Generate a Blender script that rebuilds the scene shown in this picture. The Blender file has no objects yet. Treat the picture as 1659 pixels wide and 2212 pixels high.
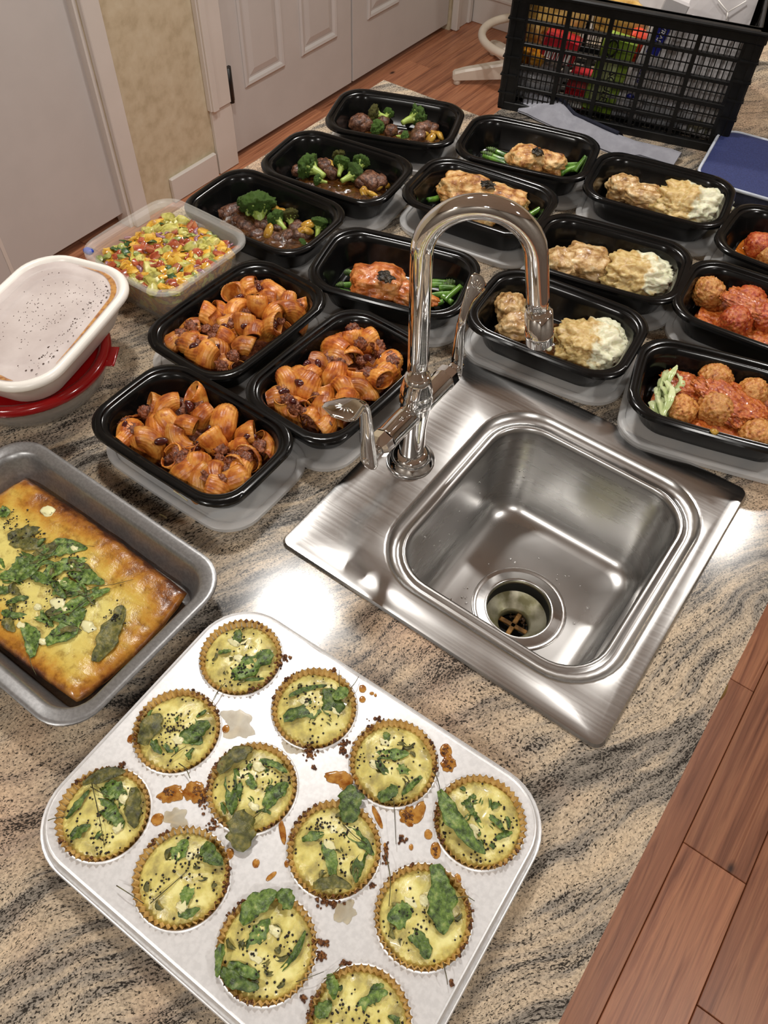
import bpy, bmesh, math, random
import numpy as np
from mathutils import Vector, Matrix, noise

# ------------------------------------------------------------------ camera, world, lights, exposure
C = bpy.context.scene.collection
ZC = 0.92                       # height of the worktop above the floor
CAM_H = 0.7108                  # height of the lens above the worktop
FPX = 1700.0                    # focal length for a 1659 x 2212 frame
CM = np.array([[0.80838006, -0.48617303, 0.33189978],
               [0.58805361, 0.64134487, -0.49281813],
               [0.02673266, 0.59355921, 0.80434621]])
cam_data = bpy.data.cameras.new('camera')
cam = bpy.data.objects.new('camera', cam_data)
C.objects.link(cam)
cam_data.sensor_fit = 'VERTICAL'
cam_data.sensor_height = 36.0
cam_data.lens = FPX / 2212.0 * 36.0
cam_data.clip_start = 0.02
cam.matrix_world = Matrix([list(CM[0]) + [0], list(CM[1]) + [0], list(CM[2]) + [ZC + CAM_H], [0, 0, 0, 1]])
bpy.context.scene.camera = cam

wd = bpy.data.worlds.new('room_air')
bpy.context.scene.world = wd
wd.use_nodes = True
wd.node_tree.nodes['Background'].inputs[0].default_value = (1.0, 0.95, 0.9, 1)
wd.node_tree.nodes['Background'].inputs[1].default_value = 0.04

CEIL = 2.47
LIGHTS = [(-0.92, 0.88, 15.0), (-1.0, 1.93, 14.0), (0.05, 2.06, 11.0), (1.02, 0.86, 11.0), (-0.6, -1.15, 15.0), (0.75, -1.0, 14.0)]  # last three are added fill lamps, set so their reflections miss the frame
for lx, ly, le in LIGHTS:
    ld = bpy.data.lights.new('ceiling_and_fill_lamp', 'AREA')
    ld.shape = 'DISK'
    ld.size = 0.15
    ld.energy = le
    ld.color = (1.0, 0.965, 0.92)
    lo = bpy.data.objects.new('ceiling_and_fill_lamp', ld)
    C.objects.link(lo)
    lo.location = (lx, ly, CEIL - 0.012)

vs = bpy.context.scene.view_settings
vs.view_transform = 'Standard'
vs.look = 'None'
vs.exposure = 0.0
vs.gamma = 1.0
vs.use_curve_mapping = False

# ------------------------------------------------------------------ helpers
R = random.Random(11)
PI = math.pi


def at(px, py, z):
    """room point seen at pixel (px, py) of a 1659 x 2212 frame on the level z above the worktop"""
    d = CM @ np.array([(px - 829.5) / FPX, -(py - 1106) / FPX, -1.0])
    s = (z - CAM_H) / d[2]
    return np.array([d[0] * s, d[1] * s, z])


def hit(px, py, p0, n):
    d = CM @ np.array([(px - 829.5) / FPX, -(py - 1106) / FPX, -1.0])
    o = np.array([0, 0, CAM_H])
    return o + d * (np.dot(np.array(p0) - o, n) / np.dot(d, n))


def lin(v):
    v = v / 255.0
    return v / 12.92 if v <= 0.04045 else ((v + 0.055) / 1.055) ** 2.4


def rgb(r, g, b):
    return (lin(r), lin(g), lin(b), 1.0)


def setp(bs, **kw):
    names = dict(rough='Roughness', metal='Metallic', spec='Specular IOR Level', trans='Transmission Weight', ior='IOR', alpha='Alpha',
                 coat='Coat Weight', coatr='Coat Roughness', sss='Subsurface Weight', sheen='Sheen Weight', aniso='Anisotropic')
    for k, v in kw.items():
        if k == 'sssr':
            bs.inputs['Subsurface Radius'].default_value = v
            bs.inputs['Subsurface Scale'].default_value = 0.004
        else:
            bs.inputs[names[k]].default_value = v


def mat(name, col, **kw):
    m = bpy.data.materials.new(name)
    m.use_nodes = True
    bs = m.node_tree.nodes['Principled BSDF']
    bs.inputs['Base Color'].default_value = col
    setp(bs, **kw)
    return m


class NT:
    """short-hand for node trees"""
    def __init__(s, m):
        s.t = m.node_tree
        s.bs = s.t.nodes['Principled BSDF']

    def n(s, typ, **kw):
        nd = s.t.nodes.new(typ)
        for k, v in kw.items():
            setattr(nd, k, v)
        return nd

    def l(s, a, b):
        s.t.links.new(a, b)

    def coords(s, kind='Object', scale=(1, 1, 1), rot=(0, 0, 0), loc=(0, 0, 0)):
        tc = s.n('ShaderNodeTexCoord')
        mp = s.n('ShaderNodeMapping')
        mp.inputs['Scale'].default_value = scale
        mp.inputs['Rotation'].default_value = rot
        mp.inputs['Location'].default_value = loc
        s.l(tc.outputs[kind], mp.inputs[0])
        return mp.outputs[0]

    def noise(s, vec, scale, detail=4, rough=0.55, dist=0.0):
        nd = s.n('ShaderNodeTexNoise')
        nd.inputs['Scale'].default_value = scale
        nd.inputs['Detail'].default_value = detail
        nd.inputs['Roughness'].default_value = rough
        nd.inputs['Distortion'].default_value = dist
        s.l(vec, nd.inputs['Vector'])
        return nd.outputs[0]

    def ramp(s, fac, stops, interp='LINEAR'):
        nd = s.n('ShaderNodeValToRGB')
        nd.color_ramp.interpolation = interp
        e = nd.color_ramp.elements
        while len(e) < len(stops):
            e.new(0.5)
        for i, (p, c) in enumerate(stops):
            e[i].position = p
            e[i].color = c if len(c) == 4 else (*c, 1)
        s.l(fac, nd.inputs[0])
        return nd.outputs[0]

    def mix(s, fac, a, b, mode='MIX'):
        nd = s.n('ShaderNodeMix', data_type='RGBA', blend_type=mode)
        for sock, v in ((nd.inputs[0], fac), (nd.inputs[6], a), (nd.inputs[7], b)):
            if isinstance(v, (int, float)):
                sock.default_value = v
            elif isinstance(v, tuple):
                sock.default_value = v
            else:
                s.l(v, sock)
        return nd.outputs[2]

    def math(s, op, a, b=0.0):
        nd = s.n('ShaderNodeMath', operation=op)
        for sock, v in ((nd.inputs[0], a), (nd.inputs[1], b)):
            if isinstance(v, (int, float)):
                sock.default_value = v
            else:
                s.l(v, sock)
        return nd.outputs[0]

    def bump(s, h, strength=0.3, dist=0.001):
        nd = s.n('ShaderNodeBump')
        nd.inputs['Strength'].default_value = strength
        nd.inputs['Distance'].default_value = dist
        s.l(h, nd.inputs['Height'])
        s.l(nd.outputs[0], s.bs.inputs['Normal'])

    def col(s, c):
        s.l(c, s.bs.inputs['Base Color'])

    def rough(s, v):
        s.l(v, s.bs.inputs['Roughness'])


def g(v):
    return (v, v, v, 1)


def nmat(name, stops, scale, detail=5, bump=0.0, bscale=None, bdist=0.001, coords='Object', stretch=(1, 1, 1), tint=0.0, **kw):
    """a material whose colour runs over noise stops, with fine relief; tint varies it from object to object"""
    m = mat(name, stops[0][1], **kw)
    k = NT(m)
    v = k.coords(coords, stretch)
    f = k.noise(v, scale, detail)
    c = k.ramp(f, stops)
    if tint:
        oi = k.n('ShaderNodeObjectInfo')
        hs = k.n('ShaderNodeHueSaturation')
        a = k.math('MULTIPLY_ADD', oi.outputs['Random'], tint)
        k.t.nodes[-1].inputs[2].default_value = 1.0 - tint / 2
        k.l(a, hs.inputs['Value'])
        k.l(c, hs.inputs['Color'])
        c = hs.outputs[0]
    k.col(c)
    if bump:
        k.bump(k.noise(v, bscale or scale * 4, 4), bump, bdist)
    return m


class MB:
    """mesh collector; build() links it as one object"""
    def __init__(s):
        s.v = []
        s.f = []
        s.u = 0

    def add(s, v, f):
        o = len(s.v)
        s.v.extend([tuple(p) for p in v])
        s.f.extend([tuple(i + o for i in q) for q in f])
        return s

    def box(s, c, size, rz=0.0, bev=0.0, mtx=None):
        hx, hy, hz = size[0] / 2, size[1] / 2, size[2] / 2
        if bev <= 0:
            v = np.array([(x, y, z) for x in (-hx, hx) for y in (-hy, hy) for z in (-hz, hz)])
            f = [(0, 1, 3, 2), (4, 6, 7, 5), (0, 4, 5, 1), (2, 3, 7, 6), (0, 2, 6, 4), (1, 5, 7, 3)]
        else:
            b = min(bev, hx * .9, hy * .9, hz * .9)
            loops = []
            for z, i in ((-hz, b), (-hz + b, 0), (hz - b, 0), (hz, b)):
                x, y = hx - i, hy - i
                q = b * 0.6
                loops.append([(x, -y + q, z), (x, y - q, z), (x - q, y, z), (-x + q, y, z), (-x, y - q, z), (-x, -y + q, z), (-x + q, -y, z), (x - q, -y, z)])
            v, f = loft(loops, True, True)
            v = np.array(v)
        if mtx is not None:
            v = v @ np.array(mtx).T
        if rz:
            cs, sn = math.cos(rz), math.sin(rz)
            v = v @ np.array([[cs, sn, 0], [-sn, cs, 0], [0, 0, 1]])
        return s.add(v + np.array(c), f)

    def build(s, name, m, parent=None, loc=(0, 0, 0), rot=(0, 0, 0), smooth=True, auto=None):
        me = mesh(name, s.v, s.f, m, smooth, auto)
        return link(name, me, parent, loc, rot)


def mesh(name, v, f, m, smooth=True, auto=None):
    me = bpy.data.meshes.new(name)
    me.from_pydata([tuple(map(float, p)) for p in v], [], [tuple(map(int, q)) for q in f])
    if m:
        me.materials.append(m)
    if smooth:
        me.polygons.foreach_set('use_smooth', [True] * len(me.polygons))
        if auto:
            me.set_sharp_from_angle(angle=math.radians(auto))
    me.update()
    return me


def link(name, me, parent=None, loc=(0, 0, 0), rot=(0, 0, 0), scale=None):
    o = bpy.data.objects.new(name, me)
    C.objects.link(o)
    o.parent = parent
    o.location = tuple(map(float, loc))
    o.rotation_euler = rot
    if scale is not None:
        o.scale = scale if isinstance(scale, tuple) else (scale,) * 3
    return o


def tag(o, label, cat, group=None, kind=None):
    if label:
        o['label'] = label
    if cat:
        o['category'] = cat
    if group:
        o['group'] = group
    if kind:
        o['kind'] = kind
    return o


def thing(name, label, cat, loc=(0, 0, 0), rz=0.0, group=None):
    o = bpy.data.objects.new(name, None)
    C.objects.link(o)
    o.empty_display_size = 0.02
    o.location = tuple(map(float, loc))
    o.rotation_euler = (0, 0, rz)
    return tag(o, label, cat, group)


def struct(name, mb, m, parent=None, smooth=False):
    o = mb.build(name, m, parent, smooth=smooth)
    if parent is None:
        o['kind'] = 'structure'
    return o


def loft(loops, cap0=False, cap1=False, closed=True):
    n = len(loops[0])
    v = [p for lp in loops for p in lp]
    f = []
    for a in range(len(loops) - 1):
        for i in range(n if closed else n - 1):
            j = (i + 1) % n
            f.append((a * n + i, a * n + j, (a + 1) * n + j, (a + 1) * n + i))
    if cap0:
        f.append(tuple(range(n - 1, -1, -1)))
    if cap1:
        f.append(tuple(range((len(loops) - 1) * n, len(loops) * n)))
    return v, f


def rloop(L, W, r, z, n=7, bow=0.0, k=4):
    r = max(min(r, L / 2 - 1e-4, W / 2 - 1e-4), 1e-4)
    pts = []
    cor = []
    for sx, sy, a0 in ((1, 1, 0), (-1, 1, 90), (-1, -1, 180), (1, -1, 270)):
        cor.append([(sx * (L / 2 - r) + r * math.cos(math.radians(a0 + 90 * i / n)), sy * (W / 2 - r) + r * math.sin(math.radians(a0 + 90 * i / n))) for i in range(n + 1)])
    for c in range(4):
        pts += cor[c]
        a, b = cor[c][-1], cor[(c + 1) % 4][0]
        for i in range(1, k):
            pts.append((a[0] + (b[0] - a[0]) * i / k, a[1] + (b[1] - a[1]) * i / k))
    out = []
    for x, y in pts:
        fx, fy = x / (L / 2), y / (W / 2)
        out.append((x + math.copysign(bow, x) * (1 - fy * fy) * fx * fx, y + math.copysign(bow, y) * (1 - fx * fx) * fy * fy, z))
    return out


def tube(path, rad, n=10, caps=True, flat=None):
    path = np.array(path, float)
    if np.isscalar(rad):
        rad = [rad] * len(path)
    t = np.gradient(path, axis=0)
    t /= np.linalg.norm(t, axis=1)[:, None] + 1e-12
    ref = np.array([0, 0, 1.0]) if abs(t[0][2]) < 0.9 else np.array([1.0, 0, 0])
    u = np.cross(ref, t[0])
    u /= np.linalg.norm(u)
    loops = []
    for i in range(len(path)):
        u = u - t[i] * np.dot(u, t[i])
        u /= np.linalg.norm(u) + 1e-12
        w = np.cross(t[i], u)
        sx, sy = (1, 1) if flat is None else flat
        loops.append([path[i] + rad[i] * (sx * u * math.cos(2 * PI * k / n) + sy * w * math.sin(2 * PI * k / n)) for k in range(n)])
    return loft(loops, caps, caps)


def lathe(prof, n=32, cap0=False, cap1=False, c=(0, 0, 0), flute=None):
    loops = []
    for r, z in prof:
        lp = []
        for k in range(n):
            a = 2 * PI * k / n
            rr = r * (1 + (flute(k) if flute else 0))
            lp.append((c[0] + rr * math.cos(a), c[1] + rr * math.sin(a), c[2] + z))
        loops.append(lp)
    return loft(loops, cap0, cap1)


def bez(pts, n=24):
    """smooth path through points (Catmull-Rom)"""
    p = [np.array(q, float) for q in pts]
    p = [2 * p[0] - p[1]] + p + [2 * p[-1] - p[-2]]
    out = []
    seg = len(p) - 3
    per = max(2, n // seg)
    for i in range(seg):
        a, b, c, d = p[i:i + 4]
        for k in range(per):
            t = k / per
            out.append(0.5 * ((2 * b) + (c - a) * t + (2 * a - 5 * b + 4 * c - d) * t * t + (3 * b - a - 3 * c + d) * t ** 3))
    out.append(p[-2])
    return np.array(out)


_ico = {}


def ico(sub):
    if sub not in _ico:
        bm = bmesh.new()
        bmesh.ops.create_icosphere(bm, subdivisions=sub, radius=1.0)
        bm.verts.ensure_lookup_table()
        _ico[sub] = (np.array([v.co[:] for v in bm.verts]), [tuple(v.index for v in f.verts) for f in bm.faces])
        bm.free()
    return _ico[sub]


def nz(p, f, sd):
    return noise.noise(Vector((p[0] * f + sd * 7.31, p[1] * f - sd * 3.7, p[2] * f + sd * 1.93)))


def blob(rad, sub=3, amps=((2.0, 0.15),), sd=0.0, sq=0.0, zmin=None, ridge=False):
    v, f = ico(sub)
    out = []
    for p in v:
        q = p
        if sq:
            m = max(abs(p))
            q = p * (1 - sq) + p / m * sq * 0.85
        d = 1.0
        for fr, am in amps:
            x = nz(p, fr, sd)
            if ridge:
                x = 0.5 - abs(x) * 2
            d += am * x
            sd2 = sd + 5
        w = np.array([q[0] * rad[0] * d, q[1] * rad[1] * d, q[2] * rad[2] * d])
        if zmin is not None and w[2] < zmin:
            w[2] = zmin
        out.append(w)
    return out, f

# ------------------------------------------------------------------ materials
def granite():
    m = mat('granite', rgb(180, 160, 135), rough=0.16, coat=0.2, coatr=0.05)
    k = NT(m)
    a = k.coords('Object', (1, 1, 1), (0, 0, math.radians(-64)))
    warp = k.n('ShaderNodeTexNoise')
    warp.inputs['Scale'].default_value = 3.2
    warp.inputs['Detail'].default_value = 3
    k.l(a, warp.inputs['Vector'])
    sub = k.n('ShaderNodeVectorMath', operation='SUBTRACT')
    k.l(warp.outputs[1], sub.inputs[0])
    sub.inputs[1].default_value = (0.5, 0.5, 0.5)
    sc = k.n('ShaderNodeVectorMath', operation='SCALE')
    k.l(sub.outputs[0], sc.inputs[0])
    sc.inputs[3].default_value = 0.16
    ad = k.n('ShaderNodeVectorMath', operation='ADD')
    k.l(a, ad.inputs[0])
    k.l(sc.outputs[0], ad.inputs[1])
    st = k.n('ShaderNodeMapping')
    st.inputs['Scale'].default_value = (4.0, 34.0, 10.0)
    k.l(ad.outputs[0], st.inputs[0])
    bands = k.noise(st.outputs[0], 1.0, 6, 0.62)
    st2 = k.n('ShaderNodeMapping')
    st2.inputs['Scale'].default_value = (13.0, 105.0, 30.0)
    st2.inputs['Location'].default_value = (3, 5, 1)
    k.l(ad.outputs[0], st2.inputs[0])
    fine = k.noise(st2.outputs[0], 1.0, 6, 0.65)
    grain = k.noise(a, 420.0, 3, 0.65)
    ms = k.n('ShaderNodeMapping')
    ms.inputs['Scale'].default_value = (1.0, 1.7, 1.0)
    k.l(ad.outputs[0], ms.inputs[0])
    speck = k.noise(ms.outputs[0], 430.0, 3, 0.6)
    big = k.noise(a, 5.0, 3)
    # base: cream, pinkish tan and grey bands
    s = k.math('ADD', k.math('MULTIPLY', bands, 0.7), k.math('MULTIPLY', fine, 0.3))
    base = k.ramp(s, [(0.36, rgb(102, 97, 90)), (0.45, rgb(142, 134, 123)), (0.53, rgb(186, 169, 146)), (0.66, rgb(198, 177, 149))])
    pink = k.ramp(big, [(0.5, g(0)), (0.68, g(0.6))])
    base = k.mix(pink, base, rgb(196, 160, 130))
    gr = k.ramp(grain, [(0.33, g(0.5)), (0.5, g(1.0)), (0.68, g(1.3))])
    base = k.mix(0.8, base, gr, 'MULTIPLY')
    # black mica gathers in the grey bands
    dens = k.ramp(k.math('ADD', k.math('MULTIPLY', fine, 0.62), k.math('MULTIPLY', bands, 0.38)), [(0.34, g(0.22)), (0.42, g(0.12)), (0.5, g(0.05)), (0.62, g(0.01))])
    th = k.math('ADD', speck, dens)
    black = k.ramp(th, [(0.60, g(0)), (0.665, g(0.95))])
    base = k.mix(black, base, rgb(34, 32, 30))
    k.col(base)
    return m


def wood():
    m = mat('wood_plank', rgb(150, 90, 55), rough=0.38)
    k = NT(m)
    oi = k.n('ShaderNodeObjectInfo')
    tc = k.n('ShaderNodeTexCoord')
    off = k.n('ShaderNodeVectorMath', operation='ADD')
    cx = k.n('ShaderNodeCombineXYZ')
    k.l(k.math('MULTIPLY', oi.outputs['Random'], 13.0), cx.inputs[0])
    k.l(k.math('MULTIPLY', oi.outputs['Random'], 41.0), cx.inputs[1])
    k.l(tc.outputs['Object'], off.inputs[0])
    k.l(cx.outputs[0], off.inputs[1])
    mp = k.n('ShaderNodeMapping')
    mp.inputs['Scale'].default_value = (26, 1.1, 10)
    k.l(off.outputs[0], mp.inputs[0])
    gr = k.noise(mp.outputs[0], 1.6, 5, 0.6, 1.2)
    mp2 = k.n('ShaderNodeMapping')
    mp2.inputs['Scale'].default_value = (160, 5, 10)
    k.l(off.outputs[0], mp2.inputs[0])
    fine = k.noise(mp2.outputs[0], 1.0, 4, 0.6)
    c = k.ramp(gr, [(0.3, rgb(138, 84, 58)), (0.46, rgb(182, 120, 88)), (0.58, rgb(206, 142, 104)), (0.7, rgb(164, 102, 70))])
    c = k.mix(0.35, c, k.ramp(fine, [(0.35, g(0.55)), (0.6, g(1.1))]), 'MULTIPLY')
    hs = k.n('ShaderNodeHueSaturation')
    v = k.math('MULTIPLY_ADD', oi.outputs['Random'], 0.3)
    k.t.nodes[-1].inputs[2].default_value = 0.85
    k.l(v, hs.inputs['Value'])
    k.l(c, hs.inputs['Color'])
    kn = k.n('ShaderNodeTexVoronoi')
    mpk = k.n('ShaderNodeMapping')
    mpk.inputs['Scale'].default_value = (6.5, 3.4, 5)
    k.l(off.outputs[0], mpk.inputs[0])
    k.l(mpk.outputs[0], kn.inputs['Vector'])
    kn.inputs['Scale'].default_value = 1.0
    c = k.mix(k.ramp(kn.outputs['Distance'], [(0.035, g(1)), (0.06, g(0.35)), (0.085, g(0))]), hs.outputs[0], rgb(66, 36, 24))
    k.col(c)
    k.bump(fine, 0.12, 0.0008)
    return m


def steel(name, base=0.6, rough=0.27, stretch=(3, 220, 3), amt=0.12):
    m = mat(name, (base, base * 0.985, base * 0.96, 1), metal=1.0, rough=rough)
    k = NT(m)
    v = k.coords('Object', stretch)
    f = k.noise(v, 1.5, 4, 0.6)
    big = k.noise(k.coords('Object'), 9.0, 4)
    rr = k.math('ADD', k.math('MULTIPLY', f, amt), k.math('MULTIPLY', big, amt))
    k.rough(k.math('ADD', rr, rough - amt))
    k.bump(f, 0.05, 0.0003)
    return m


M = {}
M['granite'] = granite()
M['wood'] = wood()
M['steel'] = steel('brushed_steel', 0.52, 0.23)
M['bowl'] = steel('sink_bowl_steel', 0.50, 0.28, (3, 3, 90))
M['chrome'] = mat('chrome', (0.86, 0.85, 0.84, 1), metal=1.0, rough=0.035)
M['rust'] = nmat('rusty_brass', [(0.35, rgb(90, 62, 30)), (0.6, rgb(176, 130, 70))], 60, metal=0.5, rough=0.5)
M['scum'] = nmat('stained_steel', [(0.4, rgb(150, 146, 110)), (0.62, rgb(214, 210, 186))], 40, metal=0.7, rough=0.35)
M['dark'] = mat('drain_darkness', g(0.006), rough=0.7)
M['black'] = nmat('black_polypropylene', [(0.4, g(0.003)), (0.6, g(0.0045))], 30, rough=0.17, spec=0.3)
M['crate'] = nmat('black_crate_plastic', [(0.4, g(0.004)), (0.6, g(0.008))], 40, rough=0.4, spec=0.3)
M['lid'] = nmat('milky_clear_lid', [(0.4, rgb(238, 238, 238)), (0.6, rgb(244, 244, 243))], 20, rough=0.28, alpha=0.4)
M['tub'] = nmat('frosted_tub', [(0.4, rgb(226, 224, 218)), (0.6, rgb(234, 232, 226))], 20, rough=0.25, alpha=0.2)
M['bowlclear'] = mat('clear_bowl', rgb(225, 220, 212), rough=0.12, alpha=0.42)
M['red'] = mat('red_lid_plastic', rgb(150, 10, 14), rough=0.16, alpha=0.93, coat=0.4)
M['whitelid'] = nmat('white_lid_rim', [(0.4, rgb(236, 232, 224)), (0.6, rgb(242, 238, 231))], 10, rough=0.28)
M['whitebody'] = nmat('milk_white_box', [(0.4, rgb(214, 200, 192)), (0.6, rgb(222, 210, 200))], 14, rough=0.3)
M['film'] = nmat('clouded_lid_panel', [(0.35, rgb(190, 178, 174)), (0.65, rgb(212, 202, 198))], 18, rough=0.16, coat=0.5)
M['blue'] = mat('blue_tab', rgb(20, 62, 170), rough=0.35)
M['tin'] = nmat('baking_tin_metal', [(0.4, g(0.74)), (0.6, g(0.82))], 260, metal=0.5, rough=0.42)
M['pan'] = nmat('grey_pan_metal', [(0.4, g(0.27)), (0.6, g(0.33))], 300, metal=0.75, rough=0.36)
M['liner'] = nmat('baking_paper', [(0.35, rgb(194, 152, 84)), (0.6, rgb(232, 198, 130))], 120, rough=0.7)


def egg_mat(name, lo, mid, hi, sc=50):
    m = nmat(name, [(0.33, lo), (0.5, mid), (0.66, hi)], sc, detail=6, bump=0.5, bscale=sc * 4, bdist=0.0008, rough=0.3, sss=0.1, coat=0.15)
    return m


M['egg'] = egg_mat('baked_egg', rgb(160, 148, 92), rgb(214, 200, 116), rgb(240, 230, 156), 62)
M['eggwhite'] = mat('egg_white_lump', rgb(232, 222, 170), rough=0.35, sss=0.1)
M['spinach'] = nmat('wilted_spinach', [(0.3, rgb(30, 42, 14)), (0.42, rgb(62, 84, 30)), (0.56, rgb(98, 124, 52)), (0.74, rgb(150, 160, 94))], 210, detail=6, bump=1.0, bscale=260, rough=0.4, tint=0.5)
M['olive'] = nmat('browned_spinach', [(0.3, rgb(44, 46, 16)), (0.5, rgb(86, 86, 36)), (0.64, rgb(126, 118, 60)), (0.75, rgb(96, 70, 30))], 170, detail=6, bump=1.0, bscale=260, rough=0.45, tint=0.4)
M['stem'] = nmat('dried_stem', [(0.4, rgb(52, 46, 24)), (0.6, rgb(96, 92, 46))], 120, rough=0.5)
M['seed'] = mat('black_seed', rgb(22, 17, 15), rough=0.35)
M['crust'] = nmat('baked_drip', [(0.35, rgb(50, 26, 14)), (0.5, rgb(104, 60, 26)), (0.62, rgb(150, 98, 44)), (0.7, rgb(56, 30, 16))], 320, bump=1.0, rough=0.3)
M['grease'] = nmat('amber_grease', [(0.35, rgb(150, 84, 22)), (0.6, rgb(206, 150, 70))], 160, rough=0.14, alpha=0.72)
M['film_grease'] = nmat('thin_grease', [(0.35, rgb(214, 186, 116)), (0.6, rgb(232, 216, 170))], 90, rough=0.2, alpha=0.28)


def frittata_mat():
    m = mat('browned_frittata', rgb(206, 180, 90), rough=0.26, coat=0.3)
    k = NT(m)
    tc = k.n('ShaderNodeTexCoord')
    sp = k.n('ShaderNodeSeparateXYZ')
    k.l(tc.outputs['Generated'], sp.inputs[0])
    n1 = k.noise(tc.outputs['Object'], 26, 6, 0.65)
    n2 = k.noise(tc.outputs['Object'], 90, 5, 0.65)
    dx = k.math('SUBTRACT', 0.5, k.math('ABSOLUTE', k.math('SUBTRACT', sp.outputs[0], 0.5)))
    dy = k.math('SUBTRACT', 0.5, k.math('ABSOLUTE', k.math('SUBTRACT', sp.outputs[1], 0.5)))
    top = k.math('MULTIPLY', k.math('SUBTRACT', 1.0, sp.outputs[1]), 0.55)        # the far side browned deepest
    right = k.math('MULTIPLY', k.math('SUBTRACT', 1.0, sp.outputs[0]), 1.15)
    e = k.math('MINIMUM', k.math('MINIMUM', k.math('MULTIPLY', dx, 1.5), dy), k.math('MINIMUM', top, right))
    f = k.math('ADD', e, k.math('MULTIPLY', k.math('SUBTRACT', n1, 0.5), 0.34))
    c = k.ramp(f, [(0.0, rgb(84, 42, 14)), (0.035, rgb(146, 88, 30)), (0.09, rgb(182, 130, 48)), (0.16, rgb(202, 172, 80)), (0.27, rgb(214, 200, 116))])
    c = k.mix(0.6, c, k.ramp(n2, [(0.34, rgb(150, 120, 60)), (0.5, g(1)), (0.7, g(1.15))]), 'MULTIPLY')
    k.col(c)
    k.bump(k.math('ADD', n2, n1), 0.5, 0.0016)
    return m


M['frittata'] = frittata_mat()
M['pasta'] = nmat('sauced_pasta', [(0.28, rgb(92, 36, 14)), (0.42, rgb(158, 80, 28)), (0.53, rgb(194, 120, 46)), (0.64, rgb(210, 148, 70)), (0.74, rgb(146, 62, 22))], 62, detail=8, bump=0.3, bscale=420, rough=0.34, coat=0.06, tint=0.5)
M['meat'] = nmat('tomato_meat_sauce', [(0.32, rgb(74, 36, 22)), (0.5, rgb(124, 68, 42)), (0.68, rgb(164, 98, 62))], 190, detail=6, bump=1.0, bscale=260, bdist=0.002, rough=0.34, coat=0.15)
M['bean'] = nmat('kidney_bean_skin', [(0.35, rgb(52, 16, 16)), (0.6, rgb(92, 34, 28))], 50, rough=0.2, coat=0.3, tint=0.3)
M['sauce'] = nmat('red_tomato_sauce', [(0.3, rgb(124, 40, 12)), (0.46, rgb(170, 78, 28)), (0.6, rgb(198, 118, 54)), (0.72, rgb(148, 52, 20))], 200, detail=6, bump=1.0, bscale=220, bdist=0.002, rough=0.22, coat=0.3)
M['ball'] = nmat('baked_meatball', [(0.3, rgb(112, 56, 20)), (0.42, rgb(178, 108, 46)), (0.58, rgb(208, 152, 84)), (0.74, rgb(166, 96, 42))], 170, detail=6, bump=1.0, bscale=200, bdist=0.002, rough=0.36, tint=0.2)
M['ballred'] = nmat('sauced_meatball', [(0.3, rgb(112, 30, 14)), (0.46, rgb(164, 64, 30)), (0.62, rgb(190, 108, 52)), (0.72, rgb(140, 44, 22))], 170, detail=6, bump=1.0, bscale=200, bdist=0.002, rough=0.28, tint=0.2)
M['zuc'] = nmat('pale_green_ribbon', [(0.35, rgb(160, 180, 110)), (0.55, rgb(200, 210, 156)), (0.7, rgb(222, 228, 186))], 60, rough=0.24)
M['broth'] = mat('orange_broth', rgb(170, 92, 24), rough=0.06, alpha=0.85)
M['broc'] = nmat('broccoli_crown', [(0.3, rgb(28, 56, 18)), (0.48, rgb(74, 116, 40)), (0.62, rgb(130, 166, 66)), (0.75, rgb(172, 190, 96))], 170, detail=6, bump=1.0, bscale=420, bdist=0.002, rough=0.45, tint=0.25)
M['brocd'] = nmat('browned_broccoli', [(0.3, rgb(54, 54, 20)), (0.5, rgb(96, 98, 36)), (0.7, rgb(150, 134, 60))], 130, detail=6, bump=1.0, bscale=420, bdist=0.002, rough=0.4)
M['bstem'] = nmat('broccoli_stalk', [(0.35, rgb(126, 156, 62)), (0.6, rgb(172, 190, 96))], 60, rough=0.35)
M['beef'] = nmat('glazed_beef', [(0.3, rgb(40, 22, 12)), (0.48, rgb(84, 52, 36)), (0.62, rgb(124, 84, 60)), (0.74, rgb(70, 40, 24))], 150, detail=7, bump=1.0, bscale=260, bdist=0.002, rough=0.34, coat=0.1, tint=0.4)
M['gravy'] = nmat('dark_gravy', [(0.35, rgb(38, 20, 8)), (0.6, rgb(84, 50, 18))], 70, bump=0.8, bscale=160, bdist=0.002, rough=0.1, coat=0.5)
M['onion'] = nmat('glazed_onion', [(0.35, rgb(150, 104, 34)), (0.6, rgb(198, 158, 66))], 60, rough=0.2, tint=0.3)
M['chick'] = nmat('seared_chicken', [(0.28, rgb(74, 38, 14)), (0.38, rgb(150, 92, 38)), (0.5, rgb(200, 150, 86)), (0.64, rgb(220, 188, 132))], 70, detail=9, bump=1.0, bscale=200, bdist=0.002, rough=0.34, coat=0.12)
M['chickp'] = nmat('pale_stewed_chicken', [(0.28, rgb(104, 68, 34)), (0.4, rgb(164, 124, 74)), (0.54, rgb(198, 164, 112)), (0.68, rgb(220, 198, 154))], 75, detail=9, bump=1.0, bscale=180, bdist=0.0015, rough=0.26, coat=0.3)
M['char'] = nmat('burnt_herb', [(0.4, g(0.008)), (0.65, rgb(60, 48, 26))], 140, bump=1.0, rough=0.3)
M['asp'] = nmat('green_asparagus', [(0.35, rgb(52, 92, 26)), (0.6, rgb(104, 148, 56))], 60, rough=0.26, coat=0.2, tint=0.25)
M['aspd'] = nmat('dark_asparagus_tip', [(0.35, rgb(34, 54, 22)), (0.6, rgb(84, 108, 48))], 160, bump=0.8, rough=0.35)


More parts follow.
